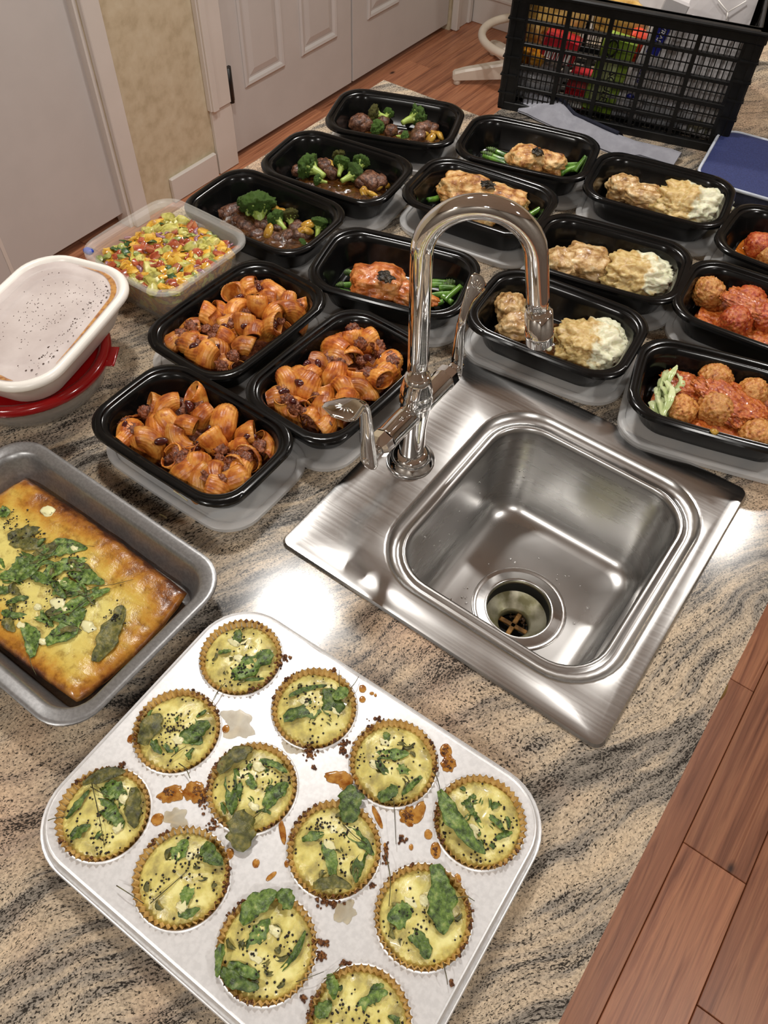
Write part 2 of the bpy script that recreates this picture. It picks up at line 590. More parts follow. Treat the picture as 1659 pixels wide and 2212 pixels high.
def mash_mat():
    m = mat('mash', rgb(214, 208, 176), rough=0.42, sss=0.12)
    k = NT(m)
    tc = k.n('ShaderNodeTexCoord')
    sp = k.n('ShaderNodeSeparateXYZ')
    k.l(tc.outputs['Generated'], sp.inputs[0])
    n1 = k.noise(tc.outputs['Object'], 45, 5)
    n2 = k.noise(tc.outputs['Object'], 160, 4)
    f = k.math('ADD', sp.outputs[0], k.math('MULTIPLY', k.math('SUBTRACT', n1, 0.5), 1.1))
    gr = k.ramp(n2, [(0.35, rgb(176, 142, 78)), (0.6, rgb(206, 180, 122))])
    wh = k.ramp(n2, [(0.35, rgb(206, 204, 168)), (0.6, rgb(226, 222, 194))])
    k.col(k.mix(k.ramp(f, [(0.46, g(0)), (0.6, g(1))]), gr, wh))
    k.bump(n2, 0.4, 0.001)
    return m


M['mash'] = mash_mat()
SAL = {
    'mango_chunk': nmat('ripe_mango', [(0.32, rgb(150, 96, 30)), (0.46, rgb(204, 152, 46)), (0.62, rgb(224, 186, 84))], 90, rough=0.25, coat=0.2, tint=0.25),
    'avocado_chunk': nmat('avocado_flesh', [(0.32, rgb(128, 112, 44)), (0.46, rgb(176, 170, 82)), (0.6, rgb(204, 196, 116)), (0.72, rgb(150, 120, 54))], 90, rough=0.35, tint=0.3),
    'tomato_chunk': nmat('tomato_flesh', [(0.32, rgb(112, 44, 24)), (0.48, rgb(164, 76, 48)), (0.64, rgb(180, 118, 78))], 90, rough=0.2, coat=0.3, tint=0.3),
    'red_onion_piece': nmat('red_onion_skin', [(0.35, rgb(104, 48, 72)), (0.6, rgb(196, 160, 168))], 40, rough=0.25, tint=0.3),
    'coriander_leaf': nmat('coriander', [(0.35, rgb(26, 52, 20)), (0.6, rgb(60, 92, 34))], 80, rough=0.35, tint=0.3),
    'cucumber_piece': nmat('cucumber_flesh', [(0.35, rgb(100, 116, 50)), (0.6, rgb(168, 170, 96))], 110, rough=0.3, tint=0.3),
}
M['salsa'] = nmat('salsa_juice', [(0.34, rgb(120, 60, 26)), (0.44, rgb(206, 150, 40)), (0.52, rgb(150, 84, 40)), (0.58, rgb(196, 190, 92)), (0.68, rgb(222, 174, 50))], 62, detail=2, bump=0.8, bscale=90, bdist=0.003, rough=0.25)
M['paint'] = nmat('white_paint', [(0.4, rgb(218, 213, 206)), (0.6, rgb(222, 217, 211))], 6, rough=0.4)
M['slab'] = nmat('door_slab_paint', [(0.4, rgb(200, 197, 194)), (0.6, rgb(204, 201, 198))], 6, rough=0.5)
M['wallpaper'] = nmat('mottled_wallpaper', [(0.3, rgb(190, 176, 146)), (0.5, rgb(206, 193, 164)), (0.7, rgb(214, 203, 176))], 26, detail=7, bump=0.1, rough=0.7)
M['kitchen'] = nmat('kitchen_wall', [(0.4, rgb(112, 106, 98)), (0.6, rgb(126, 119, 110))], 5, rough=0.6)
M['plaster'] = nmat('plaster', [(0.4, rgb(212, 208, 202)), (0.6, rgb(218, 214, 209))], 5, rough=0.8)
M['hinge'] = mat('black_hinge', g(0.008), rough=0.4)
M['brass'] = nmat('brass_knob', [(0.4, rgb(150, 118, 66)), (0.6, rgb(176, 144, 88))], 30, metal=0.4, rough=0.5)
M['cabinet'] = nmat('cabinet_wood', [(0.35, rgb(120, 76, 44)), (0.65, rgb(150, 98, 58))], 8, stretch=(6, 6, 0.6), rough=0.4)
M['stool'] = nmat('white_stool_plastic', [(0.4, rgb(216, 206, 190)), (0.6, rgb(222, 213, 198))], 10, rough=0.32)
M['towel'] = nmat('grey_towel', [(0.4, rgb(150, 151, 160)), (0.6, rgb(160, 161, 170))], 60, bump=0.3, bscale=700, rough=0.9)
M['navy'] = nmat('navy_fabric', [(0.4, rgb(16, 20, 38)), (0.6, rgb(24, 28, 48))], 400, bump=0.3, rough=0.8)
M['bluefab'] = nmat('blue_fabric', [(0.4, rgb(25, 35, 82)), (0.6, rgb(36, 47, 98))], 500, bump=0.4, bscale=900, rough=0.75)
M['piping'] = nmat('grey_piping', [(0.4, rgb(170, 176, 186)), (0.6, rgb(186, 192, 202))], 60, rough=0.5)
M['pastabag'] = nmat('pasta_in_film', [(0.3, rgb(150, 112, 52)), (0.5, rgb(196, 158, 84)), (0.7, rgb(222, 190, 120))], 40, detail=5, bump=0.8, rough=0.2, coat=0.4)
M['greybag'] = nmat('grey_film', [(0.35, rgb(128, 128, 132)), (0.65, rgb(184, 184, 188))], 26, detail=5, bump=0.8, bscale=60, bdist=0.004, rough=0.22, coat=0.4)
M['palebox'] = nmat('pale_grey_sheet', [(0.4, rgb(190, 186, 186)), (0.6, rgb(204, 200, 200))], 12, rough=0.4)
M['green'] = nmat('green_wrapper', [(0.4, rgb(112, 140, 44)), (0.6, rgb(150, 176, 70))], 26, rough=0.25, bump=0.3)
M['redwrap'] = nmat('red_wrapper', [(0.4, rgb(140, 14, 26)), (0.6, rgb(176, 30, 40))], 30, rough=0.25, coat=0.3)
M['whiteprint'] = mat('white_print', rgb(226, 222, 216), rough=0.4)
M['blueprint'] = mat('blue_print', rgb(34, 40, 140), rough=0.4)
M['blackprint'] = mat('black_print', g(0.01), rough=0.4)
M['amber'] = nmat('amber_glass', [(0.4, rgb(120, 62, 10)), (0.6, rgb(214, 150, 40))], 60, rough=0.15)
M['bread'] = nmat('bread_crust', [(0.4, rgb(120, 84, 50)), (0.6, rgb(170, 132, 88))], 40, rough=0.6)

# ------------------------------------------------------------------ the room
XW = -2.09          # left wall plane
YF = 3.64           # far wall plane
XR, YN = 1.6, -1.4  # walls out of the picture
b = MB()
b.box(((XW + XR) / 2 - .1, (YF + YN) / 2, -0.03), (XR - XW + 0.5, YF - YN + 0.3, 0.03))
floor = struct('floor', b, M['dark'])
PW = 0.131
_pm = {}


def plank(x0, x1, y0, y1):
    key = (round(x1 - x0, 3), round(y1 - y0, 3))
    if key not in _pm:
        _pm[key] = MB().box((0, 0, 0), (key[0] - 0.0014, key[1] - 0.0014, 0.018), bev=0.0012)
        _pm[key] = mesh('plank', _pm[key].v, _pm[key].f, M['wood'], False)
    link('plank', _pm[key], floor, ((x0 + x1) / 2, (y0 + y1) / 2, -0.009 - 0.0004 * R.random()))


x = 0.28 - PW * 19
col_i = 0
while x < XR:
    y = YN + R.choice([0.0, -0.3, -0.6, -0.9])
    if abs(x - (0.28 - PW)) < 0.01:
        y = 1.095 - 1.2 * 3
    elif abs(x - 0.28 - PW) < 0.01:
        y = 0.455 - 1.2 * 2
    while y < YF:
        plank(x, x + PW, max(y, YN), min(y + 1.2, YF))
        y += 1.2
    x += PW

b = MB()
# left wall: pieces around the two door openings
DO = (1.99, 3.47)       # double door opening
SO = (0.28, 1.47)       # slab door opening
b.box((XW - 0.06, 1.73, CEIL / 2), (0.12, DO[0] - SO[1], CEIL))
b.box((XW - 0.06, (DO[1] + YF) / 2, CEIL / 2), (0.12, YF - DO[1], CEIL))
b.box((XW - 0.06, (SO[0] + YN) / 2, CEIL / 2), (0.12, SO[0] - YN, CEIL))
b.box((XW - 0.06, (DO[0] + DO[1]) / 2, (CEIL + 2.05) / 2), (0.12, DO[1] - DO[0], CEIL - 2.05))
b.box((XW - 0.06, (SO[0] + SO[1]) / 2, (CEIL + 2.05) / 2), (0.12, SO[1] - SO[0], CEIL - 2.05))
struct('wall_left', b, M['wallpaper'])
struct('wall_far', MB().box(((XW + XR) / 2, YF + 0.06, CEIL / 2), (XR - XW, 0.12, CEIL)), M['wallpaper'])
struct('wall_right', MB().box((XR + 0.06, (YF + YN) / 2, CEIL / 2), (0.12, YF - YN, CEIL)), M['kitchen'])
struct('wall_near', MB().box(((XW + XR) / 2, YN - 0.06, CEIL / 2), (XR - XW, 0.12, CEIL)), M['kitchen'])
struct('ceiling', MB().box(((XW + XR) / 2, (YF + YN) / 2, CEIL + 0.05), (XR - XW + 0.2, YF - YN + 0.2, 0.1)), M['plaster'])

# casings
b = MB()
zt = ZC - 0.686
b.box((XW + 0.011, 1.938, (2.1 + zt) / 2), (0.022, 0.10, 2.1 - zt), bev=0.004)
b.box((XW + 0.016, 1.905, (2.1 + zt) / 2), (0.034, 0.028, 2.1 - zt), bev=0.006)
b.box((XW + 0.007, 1.945, zt / 2), (0.014, 0.10, zt - 0.002), bev=0.003)
struct('trim_1', b, M['paint'], smooth=False)
b = MB()
b.box((XW + 0.012, 3.535, 1.05), (0.024, 0.11, 2.1), bev=0.004)
b.box((XW + 0.02, 3.49, 1.05), (0.034, 0.03, 2.1), bev=0.006)
b.box((XW + 0.02, 3.6, 1.05), (0.03, 0.03, 2.1), bev=0.006)
struct('trim_2', b, M['paint'])
b = MB()
b.box((XW + 0.01, 1.503, 1.05), (0.02, 0.062, 2.1), bev=0.004)
b.box((XW - 0.03, 1.464, 1.02), (0.06, 0.012, 2.04))
struct('trim_3', b, M['paint'])
b = MB()
b.box((XW + 0.008, (1.66 + 1.886) / 2, 0.045), (0.016, 0.226, 0.09), bev=0.004)
struct('baseboard_left', b, M['paint'])
b = MB()
b.box(((XW + XR) / 2 + 0.01, YF - 0.009, 0.07), (XR - XW - 0.04, 0.018, 0.14), bev=0.003)
b.box(((XW + XR) / 2 + 0.01, YF - 0.014, 0.125), (XR - XW - 0.04, 0.026, 0.02), bev=0.006)
struct('baseboard_far', b, M['paint'])

# the plain slab door on the left
b = MB()
b.box((XW - 0.045, (SO[0] + SO[1]) / 2 - 0.003, 1.04), (0.04, SO[1] - SO[0] - 0.012, 1.99), bev=0.003)
d3 = struct('door_3', b, M['slab'])
b = MB().box((XW - 0.026, 1.008, 1.04), (0.006, 0.012, 1.99))
b.build('seam_strip', M['paint'], d3, smooth=False)


def leaf_door(name, y0, y1):
    w = y1 - y0
    xs = XW - 0.004
    bb = MB()
    bb.box((xs - 0.02, (y0 + y1) / 2, 1.03), (0.03, w - 0.004, 2.005), bev=0.002)
    st = 0.098
    cw = (w - 3 * st) / 2
    d = struct(name, bb, M['slab'])
    for i in range(2):
        a = y0 + st + i * (cw + st)
        for z0, z1 in ((0.238, 0.98), (1.08, 1.62), (1.7, 1.94)):
            f = MB()
            # sloping moulding frame round a raised panel
            lo = []
            for ins, dx in ((0.0, 0.0), (0.0, 0.004), (0.007, 0.0095), (0.016, 0.0075), (0.024, 0.001), (0.03, 0.001)):
                lo.append([(xs - 0.005 + dx, a + ins, z0 + ins), (xs - 0.005 + dx, a + cw - ins, z0 + ins), (xs - 0.005 + dx, a + cw - ins, z1 - ins), (xs - 0.005 + dx, a + ins, z1 - ins)])
            v, q = loft(lo)
            f.add(v, q)
            f.build('panel_moulding', M['slab'], d, smooth=False)
            p = MB()
            lo = []
            for ins, dx in ((0.03, 0.0005), (0.052, 0.006), (0.054, 0.006)):
                lo.append([(xs - 0.005 + dx, a + ins, z0 + ins), (xs - 0.005 + dx, a + cw - ins, z0 + ins), (xs - 0.005 + dx, a + cw - ins, z1 - ins), (xs - 0.005 + dx, a + ins, z1 - ins)])
            v, q = loft(lo, False, True)
            p.add(v, q)
            p.build('panel', M['slab'], d, smooth=False)
    return d


d1 = leaf_door('door_1', 1.995, 2.727)
leaf_door('door_2', 2.733, 3.465)
hb = MB()
hb.add(*tube([(XW + 0.014, 1.998, ZC - 0.692), (XW + 0.014, 1.998, ZC - 0.574)], 0.0095, 10))
hb.box((XW + 0.006, 2.006, ZC - 0.633), (0.01, 0.02, 0.116))
hb.build('hinge', M['hinge'], d1)['label'] = 'black door hinge'

# ------------------------------------------------------------------ worktop and the cabinet below it
XL, XE, YB, YT = -0.89, 0.098, -0.75, 1.255
SX0, SX1, SY0, SY1 = -0.335, 0.004, 0.355, 0.695       # cut-out for the sink
TH = 0.032
b = MB()
zc = ZC - TH / 2
b.box(((XL + SX0) / 2, (YB + YT) / 2, zc), (SX0 - XL, YT - YB, TH))
b.box(((SX1 + XE) / 2, (YB + YT) / 2, zc), (XE - SX1, YT - YB, TH))
b.box(((SX0 + SX1) / 2, (YB + SY0) / 2, zc), (SX1 - SX0, SY0 - YB, TH))
b.box(((SX0 + SX1) / 2, (SY1 + YT) / 2, zc), (SX1 - SX0, YT - SY1, TH))
b.box(((-0.66 + XE) / 2, (YT + 2.0) / 2, zc), (XE + 0.66, 2.0 - YT, TH))
wt = b.build('granite_worktop', M['granite'], smooth=False)
tag(wt, 'speckled beige and grey granite worktop with a sink set into it', 'worktop')
cab = thing('base_cabinet', 'brown wooden base cabinet under the granite worktop with a brass knob', 'cabinet', (0, 0, 0))
b = MB()
x0, x1, y0, y1 = -0.62, 0.075, -0.7, 1.9
for c, s in (((x1 - .009, (y0 + y1) / 2, .44), (.018, y1 - y0, .88)), ((x0 + .009, (y0 + y1) / 2, .44), (.018, y1 - y0, .88)), (((x0 + x1) / 2, y0 + .009, .44), (x1 - x0 - .036, .018, .88)), (((x0 + x1) / 2, y1 - .009, .44), (x1 - x0 - .036, .018, .88))):
    b.box(c, s)
b.build('body', M['cabinet'], cab, smooth=False)
for yy in (-0.3, 0.15, 0.6, 1.05, 1.5):
    dr = MB().box((x1 + 0.008, yy, 0.45), (0.016, 0.43, 0.72), bev=0.004).build('door', M['cabinet'], cab, smooth=False)
    if yy == 0.6:
        kb = MB()
        kp = at(1569, 1503, -0.165)
        kb.add(*lathe([(0.0045, 0.0), (0.0055, 0.012), (0.013, 0.018), (0.0155, 0.024), (0.0125, 0.031), (0.004, 0.0335)], 20, True, True))
        k0 = kb.build('knob', M['brass'], dr, (x1 + 0.016, kp[1], ZC + kp[2]), (0, PI / 2, 0))
        k0.scale = (1, 1, (kp[0] - x1 - 0.018) / 0.0335)
        k0['label'] = 'small brass knob'

# ------------------------------------------------------------------ sink
SC = (-0.1655, 0.523)
sink = thing('kitchen_sink', 'square brushed stainless steel sink set into the granite worktop', 'sink', (SC[0], SC[1], ZC))


def shift(lp, dx, dy):
    return [(x + dx, y + dy, z) for x, y, z in lp]


BX, BY = 0.0315, -0.001            # the bowl sits towards the right of the deck
BL, BW = 0.279, 0.308
lo = [rloop(0.385, 0.380, 0.010, 0.0, 9), rloop(0.387, 0.382, 0.011, 0.0018, 9), rloop(0.383, 0.378, 0.010, 0.0044, 9), rloop(0.374, 0.369, 0.009, 0.0048, 9), rloop(0.362, 0.357, 0.009, 0.0036, 9)]
lo += [shift(rloop(BL + .006, BW + .006, 0.068, 0.0034, 9), BX, BY), shift(rloop(BL, BW, 0.066, 0.0016, 9), BX, BY)]
v, f = loft(lo)
MB().add(v, f).build('deck', M['steel'], sink, auto=40)
lo = []
for ins, z in ((0, 0.0016), (0.003, -0.0035), (0.010, -0.0062), (0.0135, -0.0058), (0.0155, -0.0038), (0.018, -0.0034), (0.0205, -0.0052), (0.0225, -0.011), (0.024, -0.03), (0.030, -0.128), (0.034, -0.139), (0.042, -0.147), (0.056, -0.151)):
    lo.append(shift(rloop(BL - 2 * ins, BW - 2 * ins, max(0.066 - ins * 0.8, 0.02), z, 9), BX, BY))
last = lo[-1]
DC = (-0.133 - SC[0], 0.511 - SC[1])
for fr, rr_ in ((0.5, None), (1.0, 0.0585)):
    ring = []
    for x, y, z in last:
        a = math.atan2(y - DC[1], x - DC[0])
        tx, ty = DC[0] + 0.0585 * math.cos(a), DC[1] + 0.0585 * math.sin(a)
        ring.append((x + (tx - x) * fr, y + (ty - y) * fr, -0.151 - 0.003 * fr))
    lo.append(ring)
v, f = loft(lo)
MB().add(v, f).build('bowl', M['bowl'], sink, auto=50)
MB().add(*lathe([(0.060, -0.1535), (0.0585, -0.1522), (0.056, -0.1545), (0.053, -0.1535), (0.044, -0.1535), (0.0415, -0.1528), (0.0405, -0.1545), (0.040, -0.160)], 48, c=(*DC, 0))).build('drain_flange', M['steel'], sink)
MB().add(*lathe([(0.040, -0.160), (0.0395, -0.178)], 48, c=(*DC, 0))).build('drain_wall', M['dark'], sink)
MB().add(*lathe([(0.0395, -0.178), (0.036, -0.182), (0.0225, -0.192), (0.0205, -0.1935), (0.020, -0.205)], 48, c=(*DC, 0))).build('drain_cup', M['scum'], sink)
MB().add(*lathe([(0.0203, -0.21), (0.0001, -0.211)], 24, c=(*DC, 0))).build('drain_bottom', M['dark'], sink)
b = MB()
b.box((DC[0], DC[1], -0.2), (0.040, 0.0066, 0.003), rz=0.05, bev=0.0008)
b.box((DC[0], DC[1], -0.2), (0.0066, 0.040, 0.003), rz=0.05, bev=0.0008)
b.build('strainer_cross', M['rust'], sink, smooth=False)
b = MB()
for i in range(22):
    a = R.uniform(0.2, 2.4)
    v, f = blob((R.uniform(.001, .003),) * 2 + (0.0015,), 1, ((2, .4),), i)
    rr_ = R.uniform(.012, .018)
    b.add([(p[0] + DC[0] + rr_ * math.cos(a), p[1] + DC[1] + rr_ * math.sin(a), p[2] - 0.2) for p in v], f)
b.build('food_scrap', M['gravy'], sink)['kind'] = 'stuff'
# water drops left in the bowl
b = MB()
for i in range(70):
    if i < 40:
        x, z = -0.1045 + R.uniform(.008, .06), R.uniform(-0.12, -0.03)
        q = (x, 0.1445 - 0.0235 + z * 0.06 - 0.001, z) if i % 2 else (-0.108 + 0.0245 - z * 0.06, R.uniform(-.1, .09), z)
        v, f = blob((.0012 * R.uniform(.6, 1.4),) * 3, 1, (), 0)
    else:
        a = R.uniform(0, 2 * PI)
        rr_ = R.uniform(.062, .09)
        q = (DC[0] + rr_ * math.cos(a), DC[1] + rr_ * math.sin(a), -0.1515)
        v, f = blob((.0012 * R.uniform(.5, 1.5), .0012 * R.uniform(.5, 1.5), .0006), 1, (), 0)
    b.add([np.array(p) + q for p in v], f)
b.build('water_drop', mat('water', (1, 1, 1, 1), rough=0.02, trans=1.0, ior=1.33), sink)['kind'] = 'stuff'

# ------------------------------------------------------------------ faucet
FX, FY = -0.311, 0.513
fau = thing('sink_faucet', 'chrome gooseneck faucet with two wrist blade handles behind the sink bowl', 'faucet', (FX, FY, ZC + 0.0036))
ch = M['chrome']
MB().add(*lathe([(0.0275, 0.0), (0.0285, 0.002), (0.0275, 0.006), (0.0235, 0.0085), (0.0225, 0.0105), (0.0225, 0.0125), (0.0185, 0.016), (0.0155, 0.018)], 48, True, True)).build('base_flange', ch, fau)
MB().add(*lathe([(0.0148, 0.014), (0.0142, 0.06), (0.0152, 0.075), (0.0165, 0.09), (0.0165, 0.1)], 32, False, False)).build('column', ch, fau)
MB().add(*lathe([(0.0175, 0.097), (0.0180, 0.1), (0.0178, 0.108), (0.0168, 0.112), (0.0175, 0.114), (0.0175, 0.117), (0.0145, 0.13), (0.0138, 0.136), (0.0106, 0.1375)], 40, True, True)).build('collar', ch, fau)
AZ = 0.0865
for s in (-1, 1):
    ab = MB()
    v, f = lathe([(0.0128, 0.0), (0.0130, 0.02), (0.0130, 0.052), (0.0138, 0.054), (0.0138, 0.056)], 32, True, False)
    ab.add([(p[0], s * p[2], AZ + p[1] * s) for p in v], f if s > 0 else f)
    arm = ab.build('valve_arm', ch, fau)
    eb = MB()
    v, f = lathe([(0.0136, 0.055), (0.0142, 0.057), (0.0142, 0.067), (0.0105, 0.0715), (0.0085, 0.072)], 8, True, True)
    eb.add([(p[0], s * p[2], AZ + p[1] * s) for p in v], f)
    eb.build('octagonal_nut', ch, arm, smooth=False)
    cb = MB()
    v, f = lathe([(0.0075, 0.07), (0.0075, 0.076), (0.0085, 0.077), (0.0085, 0.080), (0.0072, 0.081), (0.0072, 0.088)], 24, True, True)
    cb.add([(p[0], s * p[2], AZ + p[1] * s) for p in v], f)
    cb.build('stem_collar', ch, arm)
    # wrist blade: thick foot, slim neck, bends outward into a rounded paddle
    if s < 0:
        hq = [(.083, -.016), (.084, .0), (.0875, .035), (.0905, .066), (.0945, .084), (.104, .0945), (.119, .1005), (.133, .1050), (.1405, .1075)]
    else:
        hq = [(.083, -.016), (.0832, .0), (.0815, .035), (.0805, .060), (.0835, .076), (.0905, .0885), (.100, .0975), (.108, .1035), (.1125, .1065)]
    hp = bez([(0, s * q, AZ + z) for q, z in hq], 48)
    ws = np.interp(np.linspace(0, 1, len(hp)), [0, .06, .16, .35, .5, .6, .72, .84, .93, 1.0], [.0085, .0110, .0100, .0070, .0066, .0090, .0150, .0186, .0150, .003])
    ws = ws * (1.0 if s < 0 else .74)
    ts = np.interp(np.linspace(0, 1, len(hp)), [0, .1, .25, .5, .7, 1.0], [.0045, .0055, .0048, .0034, .0024, .0012])
    tg = np.gradient(hp, axis=0)
    tg /= np.linalg.norm(tg, axis=1)[:, None]
    loops = []
    for i in range(len(hp)):
        nrm = np.cross(tg[i], (1, 0, 0))
        be = 0.0 if s < 0 else 1.1 * min(1, max(0, (i / len(hp) - .1) / .5))
        wx = np.array([math.cos(be), 0, 0]) + nrm * math.sin(be)
        nn = nrm * math.cos(be) - np.array([math.sin(be), 0, 0])
        loops.append([hp[i] + wx * ws[i] * math.cos(2 * PI * k / 14) + nn * ts[i] * math.sin(2 * PI * k / 14) for k in range(14)])
    hd = MB().add(*loft(loops, True, True)).build('handle', ch, arm)
    # fan emblem embossed on the paddle
    em = MB()
    cpt = hp[int(len(hp) * .80)]
    tdir = tg[int(len(hp) * .80)]
    for k in range(7):
        a = (k - 3) * 0.42
        n0_ = np.cross(tdir, (1, 0, 0))
        be = 0.0 if s < 0 else 1.1
        wx = np.array([math.cos(be), 0, 0]) + n0_ * math.sin(be)
        dirv = wx * math.sin(a) + tdir * math.cos(a)
        nup = n0_ * math.cos(be) - np.array([math.sin(be), 0, 0])
        nup = nup if nup[2] > 0 else -nup
        st = cpt - tdir * 0.006 + nup * 0.0016
        pts = [st + dirv * t for t in (0.0015, 0.006, 0.0105)]
        em.add(*tube(pts, [0.0004, 0.0011, 0.0006], 6))
    em.build('emblem', ch, hd)['label'] = 'embossed fan emblem'
    sb = MB()
    v, f = lathe([(0.0042, 0.0), (0.0042, 0.0016), (0.0030, 0.0024), (0.0014, 0.0014)], 16, True, True)
    y0 = s * 0.0885
    sb.add([(p[0], y0 + s * p[2], AZ - 0.003 + p[1] * s) for p in v], f)
    sb.build('handle_screw', ch, hd)
tipd = np.array([0.103, 0.057])
tipd /= np.linalg.norm(tipd)
sr = 0.0505
TR = 0.0106
path = [(0, 0, z) for z in np.linspace(0.132, 0.284, 6)]
END = math.radians(170)
for k in range(1, 29):
    a = END * k / 28
    h = sr - sr * math.cos(a)
    path.append((tipd[0] * h, tipd[1] * h, 0.284 + sr * math.sin(a)))
h0, z0 = sr - sr * math.cos(END), 0.284 + sr * math.sin(END)
for l in (0.02, 0.045, 0.07):
    h = h0 + l * math.sin(END)
    path.append((tipd[0] * h, tipd[1] * h, z0 + l * math.cos(END)))
path = np.array(path)
path[:, 0] -= 0.030 * (path[:, 2] - 0.13).clip(0)      # the riser leans a little
path[:, 1] -= 0.021 * (path[:, 2] - 0.13).clip(0)
MB().add(*tube(path, TR, 28)).build('spout', ch, fau)
e1 = path[-1]
e0 = (path[-1] - path[-2]) / np.linalg.norm(path[-1] - path[-2])
ap = [(-.009, .0108), (-.0085, .0132), (.0125, .0134), (.0135, .0139), (.0165, .0139), (.0175, .0133), (.0265, .0131), (.0275, .0115), (.024, .0105)]
MB().add(*tube([e1 + e0 * l for l, _ in ap], [r_ for _, r_ in ap], 36)).build('aerator', ch, fau)

# ------------------------------------------------------------------ black meal boxes and the lids below them
CL, CW = 0.213, 0.145
prof = [(.030, .0002), (.026, .0008), (.0225, .004), (.0125, .0385), (.0118, .0405), (.0018, .0412), (0, .0424), (0, .0462), (.0016, .0480), (.0050, .0487), (.0080, .0478), (.0090, .0452), (.0108, .0442), (.0128, .0444), (.0145, .0424), (.0165, .036), (.0245, .006), (.028, .0030), (.034, .0024)]
lo = [rloop(CL - 2 * i, CW - 2 * i, 0.036 - i * .35, z, 8, 0.0028) for i, z in prof]
v, f = loft(lo, True, True)
box_me = mesh('meal_box', v, f, M['black'], True, 35)
lprof = [(.010, 0), (.001, .0004), (-.001, .003), (-.0012, .0085), (0.0008, .0102), (.0040, .0106), (.0066, .0095), (.0076, .0072), (.012, .0066)]
lo = [rloop(CL - 2 * i, CW - 2 * i, 0.037 - i * .35, z, 8, 0.0028) for i, z in lprof]
v, f = loft(lo, True, True)
lid_me = mesh('box_lid', v, f, M['lid'], True, 35)
BOX = {
    'B1': (-.7336, 1.0704, .361, 'holding broccoli and beef at the far corner of the granite'),
    'B2': (-.7174, .8933, .146, 'holding broccoli and beef between two similar broccoli boxes'),
    'B3': (-.7267, .7366, .062, 'holding beef and one big broccoli floret beside the salsa tub'),
    'A1': (-.5145, 1.1284, .252, 'holding browned chicken and asparagus below the black crate'),
    'A2': (-.5019, .9632, .132, 'holding chicken and asparagus behind the faucet spout arch'),
    'A3': (-.4977, .7385, .282, 'holding orange chicken and asparagus behind the faucet column'),
    'M1': (-.2973, 1.1493, .195, 'holding chicken and mash next to the blue lunch bag'),
    'M2': (-.2824, .9477, .203, 'holding pale chicken and mash, middle of three mash boxes'),
    'M3': (-.2743, .7828, .104, 'holding chicken and mash under the faucet tip'),
    'S1': (-.077, 1.1337, .029, 'holding meatballs in broth at the corner of the lunch bag'),
    'S2': (-.0706, .9684, .099, 'holding red sauced meatballs, middle of the meatball boxes'),
    'S3': (-.0514, .7881, .27, 'holding meatballs with pale green ribbons by the sink corner'),
    'P1': (-.5989, .5411, 1.556, 'holding shell pasta, nearest the salsa tub'),
    'P2': (-.436, .54, 1.538, 'holding shell pasta right beside the faucet handle'),
    'P3': (-.5094, .3655, .012, 'holding shell pasta nearest the baking pan of frittata'),
}
LID_T = 0.0068
for k, (x, y, a, what) in BOX.items():
    o = link('meal_box', box_me, None, (x, y, ZC + LID_T), (0, 0, a), (1, .95, 1) if k == 'P3' else None)
    tag(o, 'black plastic meal box ' + what, 'food container', 'black plastic meal boxes')
    jx, jy, ja = R.uniform(-.005, .005), R.uniform(-.003, .006), R.uniform(-.03, .03)
    if k == 'P3':
        jx, jy, ja = .004, .008, 0
    o = link('box_lid', lid_me, None, (x + jx, y + jy, ZC + 0.0002), (0, 0, a + ja))
    tag(o, 'milky lid under the box ' + what.replace('holding', 'of'), 'lid', 'lids lying under the meal boxes')

# ------------------------------------------------------------------ muffin tin
TA = 0.028
TO = np.array([-0.2868, 0.1974])     # first cup, at the back left
TP = 0.0863
ZT = 0.032                           # top of the tin above the worktop
ca, sa = math.cos(TA), math.sin(TA)


def tin_xy(i, j):
    return TO + np.array([i * TP * ca + j * TP * sa, i * TP * sa - j * TP * ca])


tc0 = (tin_xy(0, 0) + tin_xy(3, 2)) / 2
tin = thing('muffin_tin', 'silver twelve cup muffin tin full of spinach egg muffins', 'baking tin', (tc0[0], tc0[1], ZC), TA)
HX, HY, RC = 0.1745, 0.1330, 0.044
b = MB()
NS = 48
cups = [(-1.5 * TP + i * TP, TP - j * TP) for j in range(3) for i in range(4)]
for idx, (cx, cy) in enumerate(cups):
    i, j = idx % 4, idx // 4
    xa = -HX if i == 0 else cx - TP / 2
    xb = HX if i == 3 else cx + TP / 2
    ya = HY if j == 0 else cy + TP / 2
    yb = -HY if j == 2 else cy - TP / 2
    outer, inner, ang = [], [], []
    per = [(xb, ya + (yb - ya) * q / 12) for q in range(12)] + [(xb + (xa - xb) * q / 12, yb) for q in range(12)] + [(xa, yb + (ya - yb) * q / 12) for q in range(12)] + [(xa + (xb - xa) * q / 12, ya) for q in range(12)]
    per.reverse()
    for x, y in per:
        a = math.atan2(y - cy, x - cx)
        ang.append(a)
        # the tin's own corners are round
        qx, qy = abs(x) - (HX - RC), abs(y) - (HY - RC)
        if qx > 0 and qy > 0:
            l = math.hypot(qx, qy)
            if l > RC:
                x = math.copysign(HX - RC + qx / l * RC, x)
                y = math.copysign(HY - RC + qy / l * RC, y)
        outer.append((x, y, ZT))
        inner.append((cx + .0395 * math.cos(a), cy + .0395 * math.sin(a), ZT))
    rings = [outer, inner]
    for rr_, z in ((.0388, .0006), (.0378, .0009), (.0370, .0002), (.0364, -.0015), (.0262, -.0285), (.0235, -.0305)):
        rings.append([(cx + rr_ * math.cos(a), cy + rr_ * math.sin(a), ZT + z) for a in ang])
    v, f = loft(rings, False, True)
    b.add(v, f)
b.build('cup_tray', M['tin'], tin, auto=35)
